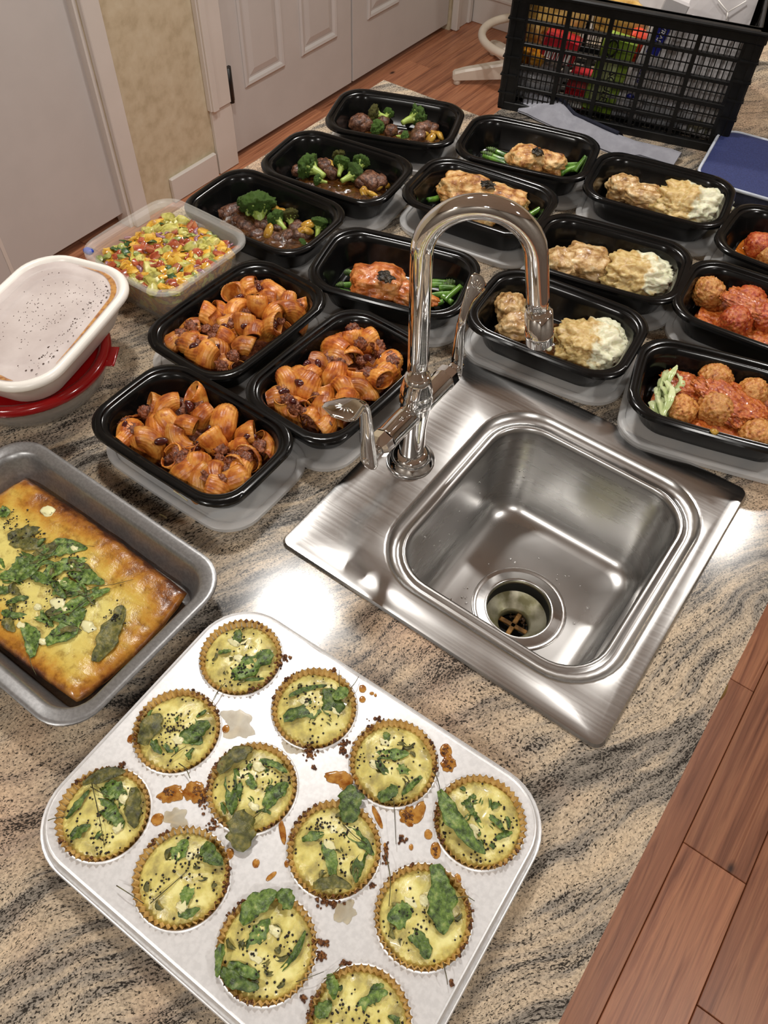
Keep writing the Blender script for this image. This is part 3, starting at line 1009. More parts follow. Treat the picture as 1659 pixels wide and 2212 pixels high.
# the edge is a rolled skirt
b = MB()
lo = [rloop(2 * (HX - d), 2 * (HY - d), RC - d, ZT + z, 10) for d, z in ((.0012, -.0003), (.0, .0004), (-.0012, .0), (-.0022, -.002), (-.004, -.007), (-.0052, -.0082), (-.0068, -.0078), (-.0076, -.0092), (-.0066, -.0108), (-.004, -.0106))]
b.add(*loft(lo))
b.build('rolled_rim', M['tin'], tin, auto=40)


def leaf(p0, p1, w, zb, sd, arch=0.003, nu=12, nv=5, curl=0.0, bend=0.0, ruffle=0.0016, thick=0.0005):
    """a wilted leaf lying from p0 to p1 (x, y) on height zb: two skins, ruffled, pointed at the far end"""
    p0, p1 = np.array(p0, float), np.array(p1, float)
    d = p1 - p0
    L = np.linalg.norm(d) + 1e-9
    d /= L
    nr = np.array([-d[1], d[0]])
    top = []
    for i in range(nu):
        t = i / (nu - 1)
        ww = w * 0.5 * (math.sin(PI * min(1, t * .94 + .06)) ** 0.62) * (0.85 + 0.35 * nz((t * 3, sd, 0), 1.3, sd)) + 0.0006
        for j in range(nv):
            s = j / (nv - 1) * 2 - 1
            e = 1 + 0.34 * nz((t * 5, s, sd), 1.5, sd + 3) + .14 * nz((t * 14, s * 2, sd), 1.5, sd + 6)
            q = p0 + d * L * t + nr * (s * ww * e + bend * L * math.sin(PI * t))
            z = zb + arch * math.sin(PI * t) + ruffle * (nz((q[0] * 90, q[1] * 90, sd), 1.0, sd) + .45 * nz((q[0] * 260, q[1] * 260, sd), 1.0, sd + 1)) + curl * s * s * ww * 2 + 0.0009 * (1 - abs(s)) * -1
            top.append((q[0], q[1], z))
    n = len(top)
    v = top + [(x, y, z - thick) for x, y, z in top]
    f = []
    for i in range(nu - 1):
        for j in range(nv - 1):
            a = i * nv + j
            f.append((a, a + nv, a + nv + 1, a + 1))
            f.append((n + a, n + a + 1, n + a + nv + 1, n + a + nv))
    for i in range(nu - 1):
        for j in (0, nv - 1):
            a = i * nv + j
            f.append((a, n + a, n + a + nv, a + nv))
    return v, f


def mpp(px, py, z):
    return np.linalg.norm(at(px + 5, py, z) - at(px - 5, py, z)) / 10


def rel(p, o):
    return [(x - o[0], y - o[1], z - o[2]) for x, y, z in p]


# leaves and stems: (x0, y0, x1, y1, width) seen in a 1659 x 2212 frame; width below 5 is a stem; o = olive, browned
MUF = [
    (0, 0, 'back corner cup, beside a splash of crumbs on the tin', [(588, 1408, 500, 1466, 44), (515, 1360, 509, 1396, 16), (471, 1408, 499, 1405, 9), (488, 1479, 458, 1523, 3), (480, 1482, 463, 1516, 3), (528, 1468, 570, 1464, 6)]),
    (1, 0, 'second cup along the sink side, under one broad leaf', [(612, 1552, 712, 1528, 36), (706, 1486, 722, 1560, 38), (720, 1510, 752, 1490, 26), (624, 1504, 706, 1480, 9), (735, 1495, 733, 1450, 3), (756, 1492, 775, 1464, 3)]),
    (2, 0, 'third cup along the sink side, ringed by leaf', [(808, 1632, 884, 1628, 22), (814, 1640, 838, 1672, 15), (832, 1580, 838, 1602, 12), (858, 1655, 888, 1668, 14), (818, 1728, 858, 1700, 28), (911, 1676, 868, 1716, 11), (850, 1728, 855, 1826, 3)]),
    (3, 0, 'corner cup towards the wood floor, with one long slim leaf', [(948, 1708, 1048, 1846, 34), (934, 1668, 952, 1716, 4), (1006, 1726, 1022, 1760, 14), (1024, 1754, 1044, 1788, 8), (1060, 1748, 1082, 1736, 10), (1054, 1760, 1090, 1796, 10), (1070, 1812, 1108, 1796, 10)]),
    (0, 1, 'middle cup of the side facing the frittata pan', [(304, 1606, 346, 1540, 46, 'o'), (330, 1592, 348, 1628, 14), (452, 1560, 384, 1602, 36), (388, 1584, 438, 1604, 30), (370, 1636, 402, 1613, 4), (388, 1652, 412, 1684, 4), (402, 1628, 412, 1638, 9)]),
    (1, 1, 'inner cup with a browned leaf hanging over its front edge', [(472, 1670, 546, 1616, 36, 'o'), (494, 1676, 500, 1760, 26), (508, 1660, 510, 1742, 15), (518, 1752, 526, 1842, 60, 'o'), (572, 1744, 622, 1690, 32), (545, 1770, 574, 1740, 4), (560, 1642, 620, 1668, 13), (534, 1670, 552, 1704, 18), (616, 1690, 612, 1720, 12)]),
    (2, 1, 'inner cup with a tall leaf standing over its back edge', [(752, 1778, 758, 1696, 62), (738, 1786, 808, 1846, 24), (652, 1813, 700, 1800, 16), (698, 1806, 722, 1902, 30), (790, 1836, 768, 1906, 20), (676, 1914, 760, 1918, 26, 'o'), (740, 1780, 792, 1824, 4)]),
    (3, 1, 'edge cup facing the wood floor, with two broad dark leaves', [(940, 1868, 958, 2020, 52), (898, 1975, 836, 1984, 46), (886, 2014, 928, 2070, 36), (833, 1845, 840, 1960, 4), (982, 1942, 1024, 1948, 4), (956, 2080, 966, 2128, 4)]),
    (0, 2, 'left front corner cup, with a long bare stem across it', [(222, 1698, 272, 1720, 36), (208, 1728, 266, 1788, 28), (290, 1700, 289, 1788, 28, 'o'), (150, 1808, 196, 1782, 22), (142, 1768, 192, 1706, 11), (180, 1694, 272, 1668, 26, 'o'), (198, 1690, 226, 1828, 4), (196, 1700, 236, 1722, 4), (107, 1775, 150, 1766, 4)]),
    (1, 2, 'front side cup, thin stem curling over the rim', [(376, 1858, 404, 1812, 30), (440, 1824, 482, 1870, 30), (398, 1954, 416, 1910, 25), (384, 1976, 432, 1962, 14), (325, 1952, 404, 1882, 4), (254, 1915, 313, 1954, 4)]),
    (2, 2, 'front side cup crowded with leaves, crust spilling to both sides', [(522, 1996, 598, 1926, 46), (604, 1924, 630, 1964, 34), (538, 2056, 582, 1984, 30), (492, 2082, 560, 2110, 25), (478, 2094, 560, 2136, 28), (480, 2040, 470, 2112, 18), (606, 2096, 660, 2010, 13), (640, 2122, 700, 2100, 3)]),
    (3, 2, 'front corner cup cut by the lower frame edge', [(712, 2104, 722, 2160, 22), (770, 2184, 838, 2142, 25), (680, 2192, 716, 2162, 28), (700, 2116, 740, 2084, 4), (800, 2140, 830, 2128, 10)]),
]
LIN = 44


def fl(k):
    return 0.045 if k % 2 else -0.03


v, f = lathe([(.0258, -.0275), (.0285, -.020), (.0335, -.008), (.0362, .0008), (.0372, .0036)], LIN * 2, True, False, flute=fl)
v2, f2 = lathe([(.0256, -.0270), (.0282, -.0195), (.0330, -.0075), (.0357, .0010), (.0367, .0036)], LIN * 2, True, False, flute=fl)
liner_me = mesh('paper_liner', v + v2, f + [tuple(i + len(v) for i in reversed(q)) for q in f2], M['liner'], False)
for mi, (i, j, what, leaves) in enumerate(MUF):
    xy = tin_xy(i, j)
    zc = ZT + .0006
    cz = np.array([xy[0], xy[1], zc])
    mu = thing('egg_muffin', 'spinach egg muffin in the ' + what, 'muffin', (xy[0], xy[1], ZC + zc), 0, 'egg muffins in the tin')
    lj = link('paper_liner', liner_me, mu, (R.uniform(-.0006, .0006), R.uniform(-.0006, .0006), R.uniform(-.0004, .0006)), (0, 0, R.uniform(0, 6)))
    # egg: domed, lumpy top over a tapering body
    rings = []
    for t in (1.0, .93, .84, .74, .64, .54, .44, .34, .24, .15, .07):
        lp = []
        for k in range(56):
            a = 2 * PI * k / 56
            rr_ = .0351 * t * (1 + .016 * nz((math.cos(a), math.sin(a), mi), 2.0, mi))
            x, y = rr_ * math.cos(a), rr_ * math.sin(a)
            z = -.0044 + .0058 * (1 - t ** 3.2) + .0022 * nz((x * 60, y * 60, mi), 1.0, mi) + .0008 * nz((x * 260, y * 260, mi), 1.0, mi + 2)
            lp.append((x, y, z))
        rings.append(lp)
    rings = [[(x * .77, y * .77, -.0258) for x, y, z in rings[0]]] + rings
    v, f = loft(rings, True, True)
    MB().add(v, f).build('egg', M['egg'], mu)
    n_l = 0
    for li, lf in enumerate(leaves):
        x0, y0, x1, y1, w = lf[:5]
        a, c = at(x0, y0, zc + .002)[:2] - xy, at(x1, y1, zc + .002)[:2] - xy
        hi = max(np.linalg.norm(a), np.linalg.norm(c))
        zb = .0014 if hi < .033 else .0044
        s = mpp(x0, y0, zc)
        if w < 5:
            mid = (a + c) / 2 + np.array([R.uniform(-1, 1), R.uniform(-1, 1)]) * .0022
            pts = [(*a, zb + .0012), (*mid, zb + .003), (*c, zb + .0008)]
            MB().add(*tube(bez(pts, 12), np.linspace(w * .30 * s, w * .2 * s, 13)[:len(bez(pts, 12))], 6)).build('stem', M['stem'], mu)
        else:
            m_ = M['olive'] if len(lf) > 5 else M['spinach']
            v, f = leaf(a, c, w * s * 1.12, zb, mi * 13 + li, arch=.0016 if zb < .004 else .003, nu=20, nv=9, bend=R.uniform(-.10, .10), ruffle=.0020)
            MB().add(v, f).build('spinach_leaf', m_, mu)
    # black quinoa seeds, in drifts
    b = MB()
    sv, sf = ico(1)
    cl = [(R.uniform(-.02, .02), R.uniform(-.02, .02)) for _ in range(4)]
    for k in range(78):
        if k < 52:
            q = np.array(R.choice(cl)) + np.array([R.gauss(0, .0062), R.gauss(0, .0062)])
        else:
            q = np.array([R.uniform(-.03, .03), R.uniform(-.03, .03)])
        l = np.linalg.norm(q)
        if l > .0315:
            q *= .0315 / l
            l = .0315
        t = l / .0351
        z = -.0044 + .0058 * (1 - t ** 3.2) + .0022 * nz((q[0] * 60, q[1] * 60, mi), 1.0, mi) + .0006 + (0.0014 if R.random() < .3 else 0)
        r0 = R.uniform(.0007, .00125)
        b.add(sv * np.array([r0, r0 * R.uniform(.8, 1.1), r0 * .75]) + np.array([q[0], q[1], z]), sf)
    tag(b.build('seed', M['seed'], mu), None, None, None, 'stuff')
    b = MB()
    for k in range(2):
        q = (R.uniform(-.018, .018), R.uniform(-.018, .018))
        v, f = blob((R.uniform(.0035, .0065), R.uniform(.003, .0045), .0013), 3, ((1.5, .5), (4, .2)), mi + k)
        b = MB().add([(p[0] + q[0], p[1] + q[1], p[2] + .0012) for p in v], f)
        b.build('egg_white_lump', M['eggwhite'], mu)
    # small torn bits of leaf sunk in the egg
    b = MB()
    for k in range(16):
        q = np.array([R.gauss(0, .015), R.gauss(0, .015)])
        if np.linalg.norm(q) > .029:
            continue
        an, L_ = R.uniform(0, 6.3), R.uniform(.002, .0055)
        dv = np.array([math.cos(an), math.sin(an)]) * L_
        v, f = leaf(q - dv, q + dv, R.uniform(.002, .0042), .0008, k + mi * 31, arch=.0008, nu=7, nv=3, ruffle=.0008, bend=R.uniform(-.3, .3))
        b.add(v, f)
    tag(b.build('herb_bit', M[R.choice(['olive', 'spinach'])], mu), None, None, None, 'stuff')
    # browned crust on part of the liner edge
    b = MB()
    a0 = R.uniform(0, 6.28)
    for k in range(30):
        a = a0 + R.uniform(-.55, .55) + (2.2 if k % 3 == 0 else 0)
        v, f = blob((R.uniform(.0007, .0018),) * 3, 1, ((2, .4),), k)
        rr_ = R.uniform(.0345, .0385)
        b.add([(p[0] + rr_ * math.cos(a), p[1] + rr_ * math.sin(a), p[2] + .0036) for p in v], f)
    tag(b.build('crust_crumb', M['crust'], mu), None, None, None, 'stuff')

# baked drips on the tin: (x, y, half length px, half width px, turn, kind)
DRIPS = [(372, 1716, 30, 13, -.2, 'g'), (420, 1710, 26, 18, .4, 'g'), (340, 1770, 14, 10, -.9, 'g'), (440, 1728, 10, 18, 0, 'c'), (457, 1785, 17, 10, .4, 'c'), (366, 1712, 12, 8, 0, 'c'), (425, 1711, 11, 10, 0, 'c'),
          (510, 1563, 34, 22, .5, 'f'), (488, 1575, 8, 7, 0, 'g'), (284, 1596, 9, 8, 0, 'g'), (266, 1652, 7, 5, 0, 'c'), (383, 1768, 26, 18, .7, 'f'), (610, 1795, 7, 22, -.25, 'g'), (553, 1865, 8, 7, 0, 'g'), (620, 1866, 6, 6, 0, 'g'),
          (586, 1893, 14, 4, -.7, 'g'), (672, 1628, 16, 14, .5, 'c'), (742, 1616, 12, 18, .2, 'c'), (735, 1680, 34, 12, .1, 'g'), (745, 1695, 18, 10, .9, 'g'), (678, 1659, 6, 4, 0, 'c'), (634, 1612, 20, 10, .5, 'f'), (783, 1488, 8, 7, 0, 'g'), (783, 1511, 7, 6, 0, 'g'), (803, 1498, 5, 3, 0, 'g'), (811, 1502, 3, 3, 0, 'g'),
          (963, 1622, 13, 12, 0, 'g'), (969, 1650, 17, 13, 0, 'g'), (963, 1624, 8, 8, 0, 'c'), (968, 1651, 9, 8, 0, 'c'), (884, 1763, 20, 17, 0, 'g'), (880, 1762, 13, 12, 0, 'c'), (905, 1755, 12, 20, .4, 'g'), (815, 1765, 6, 20, -.45, 'g'), (925, 1803, 9, 8, 0, 'g'), (941, 1837, 11, 13, 0, 'g'), (941, 1837, 6, 6, 0, 'c'), (866, 1812, 9, 9, 0, 'c'), (888, 1830, 5, 5, 0, 'g'), (832, 1826, 4, 4, 0, 'g'), (833, 1850, 7, 24, -.1, 'c'), (988, 1900, 8, 9, 0, 'g'), (806, 1913, 6, 5, 0, 'c'),
          (610, 1420, 16, 9, .3, 'c'), (604, 1436, 8, 9, 0, 'c'), (720, 1448, 10, 5, 0, 'c'), (815, 1555, 14, 6, 0, 'c'), (715, 1950, 30, 9, -.1, 'c'), (690, 2036, 22, 7, .4, 'c'), (697, 2064, 16, 10, -.2, 'c'), (745, 1968, 26, 16, 0, 'f'), (655, 2158, 7, 7, 0, 'c'), (976, 2126, 5, 6, 0, 'c'), (495, 1845, 10, 9, 0, 'g'), (745, 2080, 12, 5, .3, 'c')]
for di, (px, py, hw, hh, a, kd) in enumerate(DRIPS):
    c0 = at(px, py, ZT)
    s = mpp(px, py, ZT)
    b = MB()
    if kd == 'c':
        q0 = np.array([(c0[:2] - tc0) @ np.array([ca, sa]), (c0[:2] - tc0) @ np.array([-sa, ca])])
        for k in range(int(8 + hw * hh * .12)):
            x, y = R.gauss(0, .45) * hw * s, R.gauss(0, .45) * hh * s * 1.3
            q = q0 + np.array([x * .81 - y * .59, x * .59 + y * .81])
            r0 = R.uniform(.0006, .0015)
            v, f = blob((r0, r0 * R.uniform(.7, 1.2), r0 * .7), 2, ((2, .5),), k + di)
            b.add([(p[0] + q[0], p[1] + q[1], p[2] + ZT + r0 * .5) for p in v], f)
        b.build('baked_crumb', M['crust'], tin)['kind'] = 'stuff'
        continue
    n = 40
    rings = []
    hgt = {'c': .0011, 'g': .0006, 'f': .0002}[kd]
    for t, z in ((1, 0), (.93, .6), (.7, 1.0), (.3, 1.1)):
        lp = []
        for k in range(n):
            th = 2 * PI * k / n
            rr_ = t * (1 + (.6 if kd == 'f' else .3 if hw > 14 else .1) * nz((math.cos(th) * 1.4, math.sin(th) * 1.4, di), 1.0, di) + (.26 if hw > 14 else .08) * nz((math.cos(th) * 3.2, math.sin(th) * 3.2, di), 1.0, di))
            x, y = hw * s * rr_ * math.cos(th), hh * s * 1.3 * rr_ * math.sin(th)
            ang = -a
            # picture axes on the tin: right = (.81,.59), down = (.59,-.81) in room axes
            X, Y = x * math.cos(ang) - y * math.sin(ang), x * math.sin(ang) + y * math.cos(ang)
            zz = ZT + .0003 + hgt * z * (1 + (1.2 * nz((x * 700, y * 700, di), 1.0, di) if kd == 'c' else 0))
            p = np.array([c0[0] + X * .81 + Y * -.59, c0[1] + X * .59 + Y * .81])
            dp = p - tc0
            lp.append((dp[0] * ca + dp[1] * sa, -dp[0] * sa + dp[1] * ca, zz))
        rings.append(lp)
    v, f = loft(rings, True, True)
    b.add(v, f)
    b.build({'c': 'baked_crumb', 'g': 'grease_drip', 'f': 'grease_film'}[kd], M[{'c': 'crust', 'g': 'grease', 'f': 'film_grease'}[kd]], tin)

# ------------------------------------------------------------------ baking pan with frittata
PC = (-0.507, 0.150)
PL, PWD = 0.318, 0.212
pan = thing('baking_pan', 'grey metal rectangular baking pan holding a browned spinach frittata', 'baking pan', (PC[0], PC[1], ZC), 0.005)
pp = [(.0300, .0), (.0265, .0012), (.0135, .0385), (.0120, .0402), (.0012, .0404), (.0, .0412), (.0002, .0432), (.0020, .0442), (.0042, .0438), (.0115, .0432), (.0145, .0414), (.0168, .036), (.0280, .0036), (.0325, .0016)]
lo = [rloop(PL - 2 * i, PWD - 2 * i, 0.040 - i * .6, z, 9) for i, z in pp]
MB().add(*loft(lo, True, True)).build('pan_body', M['pan'], pan, auto=40)
FL, FW, FT = 0.262, 0.152, 0.0195
fri = thing('frittata', 'yellow egg frittata with wilted spinach, browned along its edges, in the grey pan', 'frittata', (PC[0] - .001, PC[1] - .0005, ZC + .0018), 0.005)
gx, gy = 64, 40
top = []
for i in range(gx + 1):
    for j in range(gy + 1):
        u, w = i / gx * 2 - 1, j / gy * 2 - 1
        # square-round map to soft corners
        su, sw = u * math.sqrt(1 - w * w * .10), w * math.sqrt(1 - u * u * .10)
        x, y = su * FL / 2, sw * FW / 2
        e = max(abs(u), abs(w))
        z = FT + .002 * nz((x * 22, y * 22, 0), 1.0, 4) + .0011 * nz((x * 90, y * 90, 0), 1.0, 9) - .0045 * max(0, (e - .9) / .1) ** 2
        k = 1 + .012 * nz((u * 5, w * 5, 0), 1.0, 5) * (1 if e > .97 else 0)
        top.append((x * k, y * k, z))
f = []
row = gy + 1
for i in range(gx):
    for j in range(gy):
        a = i * row + j
        f.append((a, a + row, a + row + 1, a + 1))
ring = [i * row for i in range(gx + 1)] + [gx * row + j for j in range(1, gy + 1)] + [i * row + gy for i in range(gx - 1, -1, -1)] + [j for j in range(gy - 1, 0, -1)]
n0 = len(top)
for a in ring:
    top.append((top[a][0] * .955, top[a][1] * .93, .0006))
for q in range(len(ring)):
    r2 = (q + 1) % len(ring)
    f.append((ring[q], n0 + q, n0 + r2, ring[r2]))
f.append(tuple(n0 + q for q in range(len(ring))))
bpy_f = MB().add(top, f).build('egg_slab', M['frittata'], fri)
zf = .0018 + FT
FLV = [(18, 1160, 92, 1144, 30, 'o'), (22, 1172, 100, 1182, 26, 'o'), (75, 1200, 190, 1186, 36), (4, 1254, 92, 1212, 32), (86, 1252, 190, 1208, 34), (150, 1232, 226, 1262, 30), (112, 1332, 214, 1268, 22), (178, 1310, 238, 1274, 20), (70, 1420, 44, 1344, 30), (96, 1390, 178, 1334, 42), (140, 1356, 186, 1316, 32), (204, 1430, 264, 1308, 48, 'o'), (0, 1112, 24, 1104, 30), (-6, 1272, 24, 1276, 20), (14, 1304, 62, 1290, 14), (14, 1330, 32, 1366, 22, 'o'), (20, 1242, 60, 1200, 34), (130, 1212, 196, 1230, 26, 'o'), (4, 1322, 58, 1330, 14), (60, 1225, 120, 1262, 20), (-30, 1200, 10, 1230, 30), (-40, 1150, -4, 1140, 28),
       (193, 1272, 288, 1254, 4), (64, 1418, 78, 1460, 4), (204, 1430, 200, 1438, 3), (90, 1176, 205, 1182, 3), (150, 1330, 200, 1290, 4), (78, 1190, 150, 1226, 3)]
fo = np.array([PC[0] - .001, PC[1] - .0005])
for li, lf in enumerate(FLV):
    x0, y0, x1, y1, w = lf[:5]
    a, c = at(x0, y0, zf)[:2] - fo, at(x1, y1, zf)[:2] - fo
    s = mpp(x0, y0, zf)
    if w < 5:
        mid = (a + c) / 2 + np.array([R.uniform(-1, 1), R.uniform(-1, 1)]) * .002
        pts = bez([(*a, FT + .0022), (*mid, FT + .003), (*c, FT + .0012)], 12)
        MB().add(*tube(pts, np.linspace(w * .2 * s, w * .12 * s, len(pts)), 6)).build('stem', M['stem'], fri)
    else:
        v, f = leaf(a, c, w * s * 1.2, FT + .0010, 300 + li, arch=.0014, nu=22, nv=9, bend=R.uniform(-.12, .12), ruffle=.0018)
        MB().add(v, f).build('spinach_leaf', M['olive' if len(lf) > 5 else 'spinach'], fri)
b = MB()
sv, sf = ico(1)
for k in range(240):
    cx, cy, sg = R.choice([(150, 1225, 26), (60, 1270, 30), (130, 1290, 22), (20, 1310, 20), (110, 1350, 20), (245, 1335, 12), (25, 1120, 14), (60, 1160, 20), (150, 1300, 60)])
    q = at(cx + R.gauss(0, sg), cy + R.gauss(0, sg), zf)[:2] - fo
    if abs(q[0]) > FL / 2 - .01 or abs(q[1]) > FW / 2 - .01:
        continue
    r0 = R.uniform(.0007, .0012)
    b.add(sv * np.array([r0, r0, r0 * .8]) + np.array([q[0], q[1], FT + .0012 + R.choice([0, 0, .0012])]), sf)
tag(b.build('seed', M['seed'], fri), None, None, None, 'stuff')
for k in range(26):
    cx, cy, sg = R.choice([(100, 1205, 34), (60, 1240, 30), (130, 1320, 34), (150, 1225, 26), (40, 1290, 26), (150, 1290, 30)])
    q = at(cx + R.gauss(0, sg), cy + R.gauss(0, sg * .8), zf)[:2] - fo
    if abs(q[0]) > FL / 2 - .02 or abs(q[1]) > FW / 2 - .02:
        continue
    an, L_ = R.uniform(-.6, 1.6), R.uniform(.006, .015)
    dv = np.array([math.cos(an), math.sin(an)]) * L_
    v, f = leaf(q - dv, q + dv, L_ * R.uniform(.5, .9), FT + .0006 + R.uniform(0, .0012), 500 + k, arch=.0012, nu=14, nv=7, bend=R.uniform(-.15, .15), ruffle=.0016)
    MB().add(v, f).build('spinach_leaf', M[R.choice(['olive', 'spinach', 'spinach'])], fri)
for k, (px, py, w) in enumerate([(105, 1106, 16), (160, 1186, 11), (135, 1262, 13), (82, 1312, 10), (125, 1304, 18), (190, 1355, 18), (45, 1352, 11), (90, 1386, 10), (156, 1226, 8), (140, 1318, 8)]):
    q = at(px, py, zf)[:2] - fo
    s = mpp(px, py, zf)
    v, f = blob((w * s, w * s * .75, .0018), 3, ((1.3, .5), (4, .2)), k)
    MB().add([(p[0] + q[0], p[1] + q[1], p[2] + FT + .0004) for p in v], f).build('egg_white_lump', M['eggwhite'], fri)

# ------------------------------------------------------------------ salsa tub
TC = (-0.760, 0.577)
TL, TW = 0.166, 0.168
tub = thing('salsa_tub', 'clear plastic tub without lid, full of chopped mango salsa', 'food container', (TC[0], TC[1], ZC))
tp = [(.030, .0), (.024, .001), (.0205, .004), (.0095, .060), (.0085, .064), (.0015, .0645), (.0, .0655), (.0, .0695), (.0015, .0712), (.0045, .0716), (.0068, .0700), (.0085, .0665), (.0105, .064), (.0115, .060), (.0222, .0055), (.026, .0028), (.032, .0022)]
lo = [rloop(TL - 2 * i, TW - 2 * i, 0.030 - i * .4, z, 8, .002) for i, z in tp]
MB().add(*loft(lo, True, True)).build('tub_body', M['tub'], tub, auto=40)
bt = at(184, 541, .066)
b = MB()
v, f = blob((.0085, .006, .0035), 2, ((1.0, .1),), 1, .4)
b.add([(p[0] + bt[0] - TC[0] + .004, p[1] + bt[1] - TC[1] + .002, p[2] + .066) for p in v], f)
b.build('blue_tab', M['blue'], tub)
lo = []
for ins, z in ((.026, .0024), (.0236, .0055), (.0146, .050), (.02, .0550), (.04, .0570), (.065, .0585), (.078, .0590)):
    lp = rloop(TL - 2 * ins, TW - 2 * ins, max(.030 - ins * .4, .003), z, 8)
    lo.append([(x, y, z + (.003 * nz((x * 60, y * 60, 0), 1.0, 3) if z > .04 else 0)) for x, y, z in lp])
sm = MB().add(*loft(lo, True, True)).build('salsa', M['salsa'], None, (TC[0], TC[1], ZC))
tag(sm, 'juicy chopped salsa filling the clear tub below the chunks on top', 'salsa', None, 'stuff')


def chunk(kind, sd):
    rr2 = random.Random(sd)
    if kind == 'coriander_leaf':
        return leaf((-.008, 0), (.008, 0), .010, 0, sd, arch=.002, nu=8, nv=5)
    if kind == 'red_onion_piece':
        pts = bez([(-.007, 0, 0), (-.002, .002, .001), (.003, .0015, .001), (.007, -.002, 0)], 9)
        return tube(pts, [.0012, .002, .0023, .0024, .0024, .0023, .002, .0016, .0012, .001][:len(pts)], 6, True, (1.2, .6))
    r_ = {'mango_chunk': (.0105, .008, .0048), 'avocado_chunk': (.0115, .0085, .0058), 'tomato_chunk': (.0092, .007, .0045), 'cucumber_piece': (.0075, .006, .004)}[kind]
    r_ = tuple(q * rr2.uniform(.85, 1.2) for q in r_)
    return blob(r_, 2, ((1.2, .30), (3.0, .12)), sd, .72 if kind != 'avocado_chunk' else .6)


SALK = ['mango_chunk'] * 5 + ['avocado_chunk'] * 5 + ['tomato_chunk'] * 5 + ['red_onion_piece'] * 4 + ['coriander_leaf'] * 3 + ['cucumber_piece'] * 3
SLAB = {'mango_chunk': ('yellow mango chunk on top of the salsa in the clear tub', 'fruit'), 'avocado_chunk': ('pale green avocado chunk on top of the salsa in the clear tub', 'avocado'), 'tomato_chunk': ('red tomato chunk on top of the salsa in the clear tub', 'tomato'), 'red_onion_piece': ('purple edged red onion piece in the salsa in the clear tub', 'onion'), 'coriander_leaf': ('dark green coriander leaf on the salsa in the clear tub', 'herb'), 'cucumber_piece': ('small green cucumber piece in the salsa in the clear tub', 'vegetable')}
_ch = {}
placed = []
tries = 0
while len(placed) < 190 and tries < 4000:
    tries += 1
    x, y = R.uniform(-.066, .066), R.uniform(-.067, .067)
    if min([(x - a) ** 2 + (y - c) ** 2 for a, c in placed] + [1]) < .0078 ** 2:
        continue
    placed.append((x, y))
    kd = R.choice(SALK)
    sd = R.randrange(5)
    if (kd, sd) not in _ch:
        v, f = chunk(kd, sd)
        _ch[(kd, sd)] = mesh(kd, v, f, SAL[kd], True, None if kd in ('red_onion_piece', 'coriander_leaf') else 38)
    e = max(abs(x), abs(y)) / .068
    o = link(kd, _ch[(kd, sd)], None, (TC[0] + x, TC[1] + y, ZC + .0575 - .006 * e ** 2 + R.uniform(0, .003)), (R.uniform(-.6, .6), R.uniform(-.6, .6), R.uniform(0, 6.3)), R.uniform(.6, 1.15))
    tag(o, *SLAB[kd], kd.replace('_', ' ') + 's in the salsa')

# ------------------------------------------------------------------ red lidded bowl with the white box on it
RB = (-0.767, 0.338)
bowl = thing('lidded_bowl', 'round clear plastic bowl with a red lid under the white box', 'food container', (RB[0], RB[1], ZC))
MB().add(*lathe([(.066, .0), (.080, .001), (.088, .006), (.0965, .026), (.1005, .036), (.1025, .038), (.1025, .041), (.098, .042), (.094, .036), (.085, .009), (.06, .003)], 56, True, True)).build('bowl_body', M['bowlclear'], bowl)
MB().add(*lathe([(.0995, .0365), (.1035, .0385), (.1045, .041), (.1035, .0455), (.1000, .0485), (.0960, .0490), (.0925, .0470), (.0895, .0432), (.086, .0425), (.055, .043), (.001, .043)], 64, False, True)).build('red_lid', M['red'], bowl)
a = math.atan2(.403 - RB[1], -.676 - RB[0])
b = MB().box((.104 * math.cos(a), .104 * math.sin(a), .0415), (.018, .034, .003), rz=a, bev=.0012)
b.build('lid_tab', M['red'], bowl)
v, f = lathe([(.062, .004), (.082, .0095), (.0905, .028), (.06, .031), (.001, .032)], 40, True, True)
st = MB().add([(x, y, z + .0012 * nz((x * 60, y * 60, z * 60), 1.0, 8)) for x, y, z in v], f).build('stew', nmat('brown_stew', [(0.35, rgb(120, 70, 40)), (0.55, rgb(190, 150, 120)), (0.7, rgb(214, 184, 160))], 50, rough=.3), None, (RB[0], RB[1], ZC))
tag(st, 'tan stew seen through the side of the clear red lidded bowl', 'stew', None, 'stuff')

WL_, WW_ = .222, .146
wb = thing('white_lidded_box', 'white lidded plastic box with drops under its clouded lid, lying on the red lid', 'food container', (-.741, .3605, ZC + .0490), 1.86)
wp = [(.030, .0), (.024, .0012), (.021, .005), (.0085, .036), (.0075, .042), (.007, .044)]
lo = [rloop(WL_ - 2 * i, WW_ - 2 * i, .046 - i * .5, z, 9, .003) for i, z in wp]
MB().add(*loft(lo, True, True)).build('box_body', M['whitebody'], wb, auto=40)
wp = [(.007, .041), (.001, .0415), (.0, .043), (.0, .0465), (.0022, .0500), (.0055, .0512), (.0082, .0500), (.0100, .0470)]
lo = [rloop(WL_ - 2 * i, WW_ - 2 * i, .046 - i * .5, z, 9, .003) for i, z in wp]
MB().add(*loft(lo)).build('lid_rim', M['whitelid'], wb, auto=50)
wp = [(.0100, .0470), (.0125, .0466), (.020, .0470), (.0225, .0482), (.0245, .0484), (.029, .0484), (.031, .0478), (.034, .0478), (.0362, .0486), (.042, .0487), (.06, .0487)]
lo = [rloop(WL_ - 2 * i, WW_ - 2 * i, max(.046 - i * .5, .008), z, 9, .003) for i, z in wp]
MB().add(*loft(lo, False, True)).build('lid_panel', M['film'], wb, auto=30)
